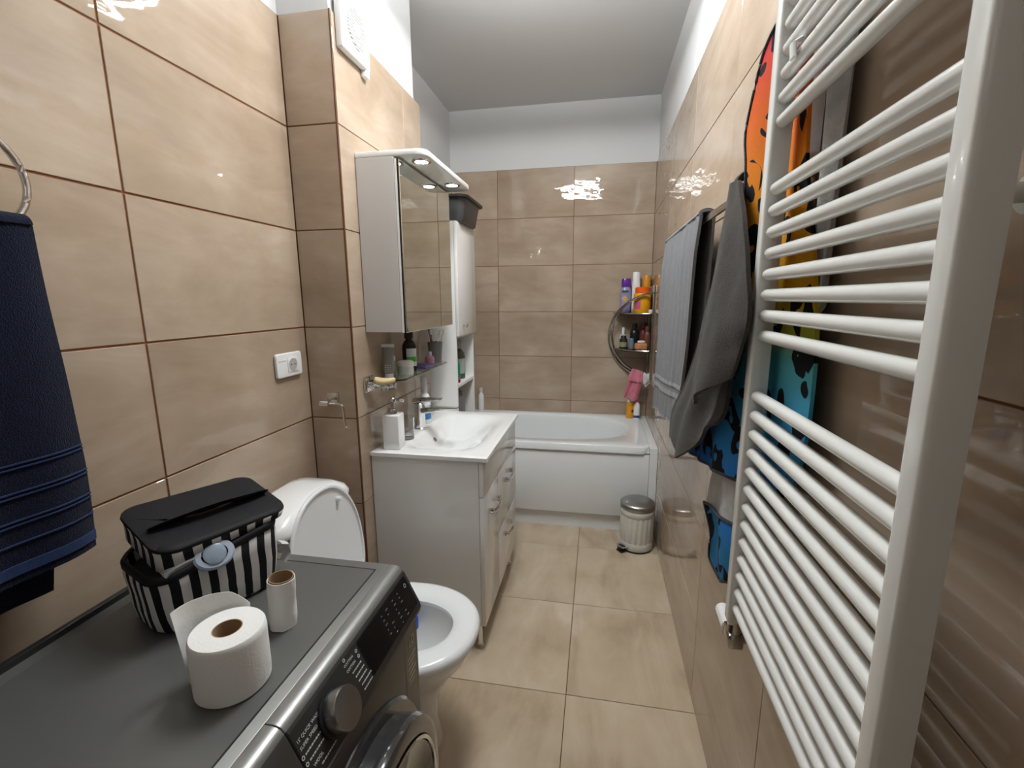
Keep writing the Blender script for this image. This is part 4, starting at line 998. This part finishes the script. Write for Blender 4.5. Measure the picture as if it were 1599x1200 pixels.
def soap_dish():
    y, zc = -.252, 1.135
    t = thing('soap_dish', 'chrome and glass soap dish mounted on the shaft', 'soap dish', (XC, y, 1.10))
    part('wall_plate', MB().box(XC+.0005, XC+.014, y-.030, y+.030, 1.102, 1.165, bev=.003), M['chrome'], t)
    part('arm', MB().cyl((XC+.012, y, 1.133), (XC+.040, y, 1.126), .009, seg=16), M['chrome'], t)
    cx, cy = .262, y+.01
    part('holder_ring', MB().lathe(cx, cy, [(.040, 1.112), (.0425, 1.112), (.0425, 1.128), (.040, 1.128), (.040, 1.112)], 36), M['chrome'], t)
    part('glass_dish', MB().lathe(cx, cy, [(0, 1.110), (.034, 1.110), (.0395, 1.114), (.048, 1.137), (.046, 1.137), (.037, 1.117), (0, 1.114)], 36), M['clear'], t)
    cr = mat('cream_soap', (.78, .60, .34), .5)
    b = MB(); loops = []
    for s, dz in ((.7, 0), (.95, .006), (1, .014), (.9, .022), (.55, .025)):
        loops.append([(cx+.044*s*cos(2*pi*k/32)*1.0, cy+.028*s*sin(2*pi*k/32), 1.128+dz+.010*(cos(2*pi*k/32)*s)**2) for k in range(32)])
    solo('soap_bar', b.loft(loops), cr, 'curved cream soap bar lying in the chrome soap dish', 'soap', smooth=60)
soap_dish()

def toothpaste():
    x, y = .222, -.118
    t = thing('cream_tube', 'grey squeeze tube standing on the glass shelf beside the soap', 'tube', (x, y, ZS))
    loops = []
    for k, (h, a, b) in enumerate(((.018, .020, .017), (.03, .023, .018), (.07, .024, .013), (.11, .026, .006), (.128, .027, .002))):
        loops.append([(x+a*cos(2*pi*i/28), y+b*sin(2*pi*i/28), ZS+h) for i in range(28)])
    part('tube_body', MB().loft(loops), pl('grey_tube', (.30, .30, .29), .35), t, smooth=60)
    part('crimp', MB().box(x-.028, x+.028, y-.002, y+.002, ZS+.127, ZS+.140), M['white_plastic'], t)
    part('cap', MB().lathe(x, y, [(0, ZS), (.018, ZS), (.017, ZS+.018), (0, ZS+.018)], 24), M['white_plastic'], t)
    pm = MB()
    for i in range(4):
        for j in range(3): pm.box(x-.010+.011*j, x-.003+.011*j, y-.0178, y-.0165, ZS+.024+.009*i, ZS+.029+.009*i)
    part('print_marks', pm, M['print'], t, smooth=0, kind='stuff')
toothpaste()
db = lathe_bottle('lotion_bottle', 'black bottle with a green label on the glass shelf', .242, .055, ZS, .031, .185, pl('black_bottle', (.012, .012, .010), .2), M['black'], cap=(.62, .2), flat=.7, rot=.3)
def curved_label(par, x, y, z0, z1, r, a0, a1, m, name='label_print', flat=.7, rot=.3):
    b = MB(); mt = Matrix.Translation((x, y, 0)) @ Matrix.Rotation(rot, 4, 'Z') @ Matrix.Scale(flat, 4, (0, 1, 0))
    b.loft([[mt @ Vector((r*cos(radians(lerp(a0, a1, k/12))), r*sin(radians(lerp(a0, a1, k/12))), z)) for k in range(13)] for z in (z0, lerp(z0, z1, .5), z1)], closed=False)
    return part(name, b, m, par)
lb = curved_label(db, .242, .055, ZS+.025, ZS+.105, .0318, -110, -10, pl('pale_label', (.62, .68, .68)))
curved_label(db, .242, .055, ZS+.045, ZS+.068, .0322, -110, -20, pl('green_label', (.08, .42, .06)))
cj = lathe_bottle('cream_jar', 'round white cream jar at the front of the glass shelf', .258, -.028, ZS, .034, .060, pl('frosted_jar', (.62, .64, .58), .25), pl('jar_lid', (.78, .78, .74), .35), shape='straight', cap=(1.02, .42), cat='jar')
lathe_bottle('perfume_bottle', 'small clear bottle with white cap behind the grey tube', .212, -.055, ZS, .018, .085, pl('clear_yellowish', (.70, .70, .56), .1, trans=.6), M['white_plastic'], cap=(.6, .28))
def shelf_clutter():
    b = MB(); 
    solo('purple_sachet', MB().sheet(lambda u, v: (lerp(.205, .295, v), lerp(.115, .245, u), ZS+.006+.010*sin(pi*u)*sin(pi*v)+.003*noise.noise((u*5, v*5, 1))), 18, 12, .008), pl('purple_wrap', (.10, .07, .22), .3), 'crumpled purple packet lying on the glass shelf', 'packet', smooth=60)
    lathe_bottle('pink_bottle', 'small pink round bottle with clear cap on the glass shelf', .255, .275, ZS, .024, .066, pl('pink_liquid', (.62, .30, .40), .12), pl('clear_cap', (.7, .7, .74), .1), shape='oval', cap=(.45, .32))
    x, y = .252, .368
    cup = thing('toothbrush_cup', 'grey plastic cup holding toothbrushes on the glass shelf', 'cup', (x, y, ZS))
    part('cup_wall', MB().lathe(x, y, [(0, ZS), (.030, ZS), (.031, ZS+.002), (.040, ZS+.105), (.0375, ZS+.105), (.0285, ZS+.006), (0, ZS+.005)], 32), pl('grey_cup', (.20, .20, .20), .3), cup)
    for i, (a, c, nm) in enumerate(((20, (.75, .75, .72), 'white'), (150, (.03, .10, .05), 'dark green'), (265, (.55, .08, .14), 'red'), (320, (.70, .70, .74), 'pale'))):
        d = Vector((cos(radians(a)), sin(radians(a)), 0)); p0 = Vector((x, y, ZS+.008)) + d*.010; p1 = Vector((x, y, ZS+.168)) + d*.046
        tb = thing('toothbrush', nm + ' toothbrush leaning in the grey cup on the shelf', 'toothbrush', tuple(p0))
        part('handle', MB().tube([p0, p0.lerp(p1, .4), p0.lerp(p1, .75), p1], [.0045, .005, .003, .004], 8), pl('brush_'+nm.replace(' ', '_'), c, .3), tb)
        part('bristles', MB().box(-.004, .004, -.004, .007, -.022, 0, mtx=Matrix.Translation(p1+d*.003)), M['white_plastic'], tb)
shelf_clutter()

# ------------------------------------------------------------------ things in and on the tall cabinet
def grey_basin():
    x0, x1, y0, y1, z = .06, .372, .49, .79, 1.8505
    t = thing('grey_basin', 'dark grey plastic tub standing on top of the tall cabinet', 'tub', ((x0+x1)/2, (y0+y1)/2, z))
    m = pl('dark_grey_plastic', (.055, .055, .058), .35)
    def l(d, h): return [(x, y, z+h) for x, y in rrect(x0-d, x1+d, y0-d, y1+d, .05, 6)]
    part('wall', MB().loft([l(0, 0), l(.006, .004), l(.026, .125), l(.024, .127), l(.002, .008)], cap0=True, cap1=True), m, t, smooth=50)
    part('rim', MB().loft([l(.024, .112), l(.040, .114), l(.041, .126), l(.024, .128)], cap0=False, cap1=False), M['black'], t, smooth=50)
grey_basin()
lathe_bottle('shower_gel', 'dark translucent bottle with grey cap in the cabinet niche', .275, .700, .9955, .036, .225, pl('smoky_bottle', (.06, .07, .05), .12), pl('grey_cap', (.30, .31, .32), .3), cap=(.5, .22), label_m=pl('pale_grey_print', (.36, .39, .34), .4))
lathe_bottle('teal_bottle', 'teal bottle half hidden at the cabinet niche edge', .285, .585, .9955, .030, .150, pl('teal_plastic', (.0, .20, .17), .25), M['black'], cap=(.5, .15))
lathe_bottle('mouthwash', 'tall grey bottle at the back of the cabinet niche', .200, .745, .9955, .034, .20, pl('grey_bottle', (.34, .38, .36), .15), pl('dark_cap', (.05, .05, .06), .3), cap=(.55, .2))
solo('red_ball', MB().lathe(.318, .545, [(0, .9955), (.009, .998), (.013, 1.008), (.009, 1.019), (0, 1.021)], 20), pl('dark_red', (.20, .01, .02), .3), 'tiny dark red pot at the front of the cabinet niche', 'pot', smooth=60)
def dark_bag():
    t = thing('dark_bag', 'dark brown bag standing on the lower shelf of the tall cabinet', 'bag', (.20, .60, .6205))
    loops = []
    for h, s in ((0, .92), (.01, 1), (.12, 1.03), (.24, .97), (.31, .85), (.34, .6)):
        loops.append([(.228+(x-.228)*s+.006*noise.noise((x*20, y*20, h*9)), .572+(y-.572)*s, .6205+h) for x, y in rrect(.13, .325, .485, .66, .03, 5)])
    part('sack', MB().loft(loops), cloth_mat('dark_brown_cloth', (.030, .020, .016)), t, smooth=60)
    part('strap', MB().tube([(.23, .54, .945), (.24, .57, .968), (.24, .60, .945)], .008, 8), cloth_mat('dark_strap', (.02, .014, .012)), t)
dark_bag()
lathe_bottle('white_bath_bottle', 'white bottle on the far left bathtub rim',   .165, 1.632, .5725, .024, .185, M['white_plastic'], pl('pale_cap', (.65, .65, .66), .3), cap=(.6, .2))

# ------------------------------------------------------------------ corner caddy over the bathtub
def caddy():
    t = thing('corner_caddy', 'two-tier chrome corner caddy with curved arms above the bathtub', 'caddy', (1.40, 1.60, .87))
    sm = mat('smoky_shelf', (.06, .055, .05), .15, metal=.6)
    for z in (1.345, 1.088):
        R = .255
        out = [(W-.004, D-.003)] + [(W-.004-R*cos(radians(a)), D-.003-R*sin(radians(a))) for a in range(0, 91, 6)]
        sh = part('shelf', MB().prism(out, 'z', z-.007, z, bev=.001, seg=1), sm, t)
        part('shelf_rail', MB().tube([(W-.004-R*cos(radians(a)), D-.003-R*sin(radians(a)), z+.004) for a in range(2, 89, 4)], .0055, 8), M['dark_steel'], sh)
    key = [(1.448, 1.41, 1.492), (1.38, 1.415, 1.480), (1.30, 1.445, 1.438), (1.235, 1.50, 1.372), (1.195, 1.56, 1.29), (1.180, 1.60, 1.20), (1.190, 1.61, 1.12), (1.225, 1.605, 1.035), (1.29, 1.59, .965), (1.36, 1.575, .925)]
    for o in ((0, 0, 0), (-.022, .038, -.012)):
        part('curved_arm', MB().tube([poly(key, k/48) + Vector(o)*min(1, k/16) for k in range(49)], .007, 10), M['dark_steel'], t)
    part('end_link', MB().tube([Vector((1.235, 1.50, 1.372)), Vector((1.215, 1.535, 1.362))], .006, 8), M['dark_steel'], t)
    for (x, y) in ((W-.008, 1.42), (W-.008, D-.03)): part('wall_strip', MB().box(x-.004, x+.0075, y-.012, y+.012, .86, 1.54, bev=.002), M['dark_steel'], t)
    part('bottom_bar', MB().tube([(1.36, 1.575, .925), (1.40, 1.51, .915), (1.447, 1.44, .915)], .006, 8), M['dark_steel'], t)
caddy()
zt_, zl_ = 1.3505, 1.0935
sh = lathe_bottle('purple_shampoo', 'lilac shampoo bottle with purple domed cap on the top caddy shelf', 1.268, 1.585, zt_, .039, .245, pl('lilac_plastic', (.30, .27, .47), .25), pl('purple_cap', (.10, .02, .27), .2), shape='oval', cap=(.85, .24), flat=.62, rot=.2)
b = MB()
for k in range(7):
    a = 2*pi*k/7; b.box(-.0035, .0035, 0, .001, .004, .022, mtx=Matrix.Translation((1.262, 1.5595, zt_+.100)) @ Matrix.Rotation(a, 4, 'Y'))
part('flower_print', b, pl('yellow_print', (.85, .55, .02), .4), sh, smooth=0, kind='stuff')
part('brand_band', MB().box(1.240, 1.285, 1.5588, 1.5605, zt_+.145, zt_+.160), pl('dark_green_print', (.03, .08, .08), .4), sh)
lathe_bottle('white_shampoo', 'tall white rounded bottle in the middle of the top caddy shelf', 1.338, 1.588, zt_, .028, .290, M['white_plastic'], M['white_plastic'], shape='straight', cap=(.93, .22), flat=.75)
lathe_bottle('orange_bottle', 'slim orange bottle at the back of the top caddy shelf', 1.412, 1.612, zt_, .029, .268, pl('amber_plastic', (.50, .22, .03), .3), pl('orange_cap', (.62, .27, .02), .35), shape='straight', cap=(.98, .45))
jr = lathe_bottle('orange_jar', 'big yellow-orange tub with red-orange lid on the top caddy shelf', 1.378, 1.508, zt_, .060, .182, pl('yellow_orange_plastic', (.80, .36, .01), .3), pl('red_orange_lid', (.78, .11, .005), .35), shape='straight', cap=(.86, .24), cat='jar')
curved_label(jr, 1.378, 1.508, zt_+.03, zt_+.085, .0607, 215, 255, pl('pink_print', (.55, .10, .25), .4), flat=1, rot=0)
lathe_bottle('white_cap_bottle', 'tiny white pot at the right end of the top caddy shelf', 1.432, 1.475, zt_, .014, .035, M['white_plastic'], M['black'], shape='straight', cap=(.9, .25), cat='pot')
lathe_bottle('dark_bottle', 'black bottle in the middle of the lower caddy shelf', 1.340, 1.600, zl_, .032, .180, pl('near_black', (.012, .014, .014), .25), M['black'], cap=(.55, .18))
lathe_bottle('white_lotion', 'white lotion bottle at the left of the lower caddy shelf', 1.262, 1.625, zl_, .026, .150, pl('white_lotion', (.60, .62, .62), .3), M['white_plastic'], cap=(.4, .3))
lathe_bottle('green_black_bottle', 'short dark green bottle at the front left of the lower caddy shelf', 1.262, 1.565, zl_, .028, .095, pl('dark_green', (.02, .03, .02), .25), pl('black_cap', (.02, .02, .02), .3), shape='straight', cap=(.7, .25), label_m=pl('olive_label', (.26, .26, .14), .5))
lathe_bottle('blue_cap_bottle', 'short grey bottle with a blue cap on the lower caddy shelf', 1.318, 1.540, zl_, .020, .078, pl('grey_clear', (.20, .22, .23), .2), pl('blue_cap', (.10, .22, .45), .3), shape='straight', cap=(.8, .28))
lathe_bottle('maroon_bottle', 'maroon bottle at the right of the lower caddy shelf', 1.405, 1.600, zl_, .030, .185, pl('maroon', (.13, .03, .03), .25), pl('maroon_cap', (.16, .05, .05), .3), cap=(.7, .2))
lathe_bottle('brown_red_bottle', 'brownish red bottle behind the sponge on the lower caddy shelf', 1.425, 1.535, zl_, .022, .165, pl('brown_red', (.17, .06, .045), .25), pl('brown_cap', (.12, .05, .04), .3), cap=(.7, .2))
solo('bath_sponge', MB().box(1.335, 1.422, 1.455, 1.505, zl_, zl_+.048, bev=.012, seg=3), mat('orange_sponge', (.58, .26, .12), .95, bump=(160, 1.0, .01), vary=(70, .25)), 'orange bath sponge at the front of the lower caddy shelf', 'sponge', smooth=60)
b = MB(); b.loft([[(1.382+.028*s*cos(2*pi*k/24), 1.480+.018*s*sin(2*pi*k/24), zl_+.0485+h) for k in range(24)] for h, s in ((0, .7), (.004, .95), (.010, 1), (.016, .85), (.019, .4))])
solo('white_soap', b, mat('ivory_soap', (.78, .72, .60), .45), 'ivory soap bar lying on the orange bath sponge', 'soap', smooth=60)
def caddy_cloths():
    pk = cloth_mat('pink_cloth', (.62, .19, .26), bump=(300, .8, .004)); wh = cloth_mat('white_net', (.66, .66, .66), bump=(300, .8, .004))
    tp = thing('pink_washcloth', 'pink washcloth hanging from the bottom of the corner caddy', 'washcloth', (1.35, 1.54, .72))
    L = [(1.335, 1.570, .945), (1.312, 1.548, .90), (1.302, 1.54, .85), (1.288, 1.54, .79), (1.275, 1.54, .735)]
    R = [(1.400, 1.520, .935), (1.405, 1.510, .89), (1.395, 1.508, .84), (1.385, 1.512, .78), (1.372, 1.515, .715)]
    def fn(u, v):
        p = poly(L, v).lerp(poly(R, v), u); p.y += -.010 - .012*sin(u*9+v*2)*(.4+v) + .004*noise.noise((u*6, v*6, 2)); p.z += .012*sin(u*7)*v*.6; return p
    part('front_layer', MB().sheet(fn, 28, 28, .007), pk, tp, smooth=60)
    def f2(u, v):
        p = poly(L, v*.45).lerp(poly(R, v*.45), u); p.y += -.026 - .008*sin(u*10+1); p.z += .004; return p
    part('folded_flap', MB().sheet(f2, 24, 14, .007), pk, tp, smooth=60)
    tw = thing('white_net_sponge', 'white net cloth hanging beside the pink washcloth', 'net cloth', (1.425, 1.47, .83))
    part('net', MB().sheet(lambda u, v: (lerp(1.408, 1.444, u), lerp(1.492, 1.440, u) - .012*sin(pi*v), lerp(.925, .845+.03*u, v) + .006*sin(u*9)), 16, 16, .008), wh, tw, smooth=60)
    part('cord', MB().tube([(1.412, 1.475, .86), (1.425, 1.455, .833), (1.440, 1.440, .86), (1.445, 1.437, .91)], .004, 8), wh, tw)
caddy_cloths()
bo = lathe_bottle('baby_oil', 'amber yellow bottle on the bathtub corner below the caddy', 1.328, 1.560, .5725, .029, .145, pl('amber_oil', (.62, .30, .03), .15), pl('cream_cap', (.72, .66, .55), .3), shape='straight', cap=(.75, .16), flat=.7)
curved_label(bo, 1.328, 1.560, .605, .665, .0296, 230, 330, pl('orange_label', (.72, .28, .02), .4), flat=.7, rot=0)
curved_label(bo, 1.328, 1.560, .618, .640, .0300, 290, 325, pl('dark_print', (.03, .02, .02), .4), flat=.7, rot=0)
wp = lathe_bottle('pump_bottle', 'white bottle with pink cap next to the amber bottle', 1.376, 1.545, .5725, .023, .150, M['white_plastic'], pl('pink_cap', (.62, .10, .24), .3), cap=(.5, .16), flat=.75)
curved_label(wp, 1.376, 1.545, .582, .600, .0234, 200, 340, pl('navy_label', (.02, .05, .20), .4), flat=.75, rot=0)
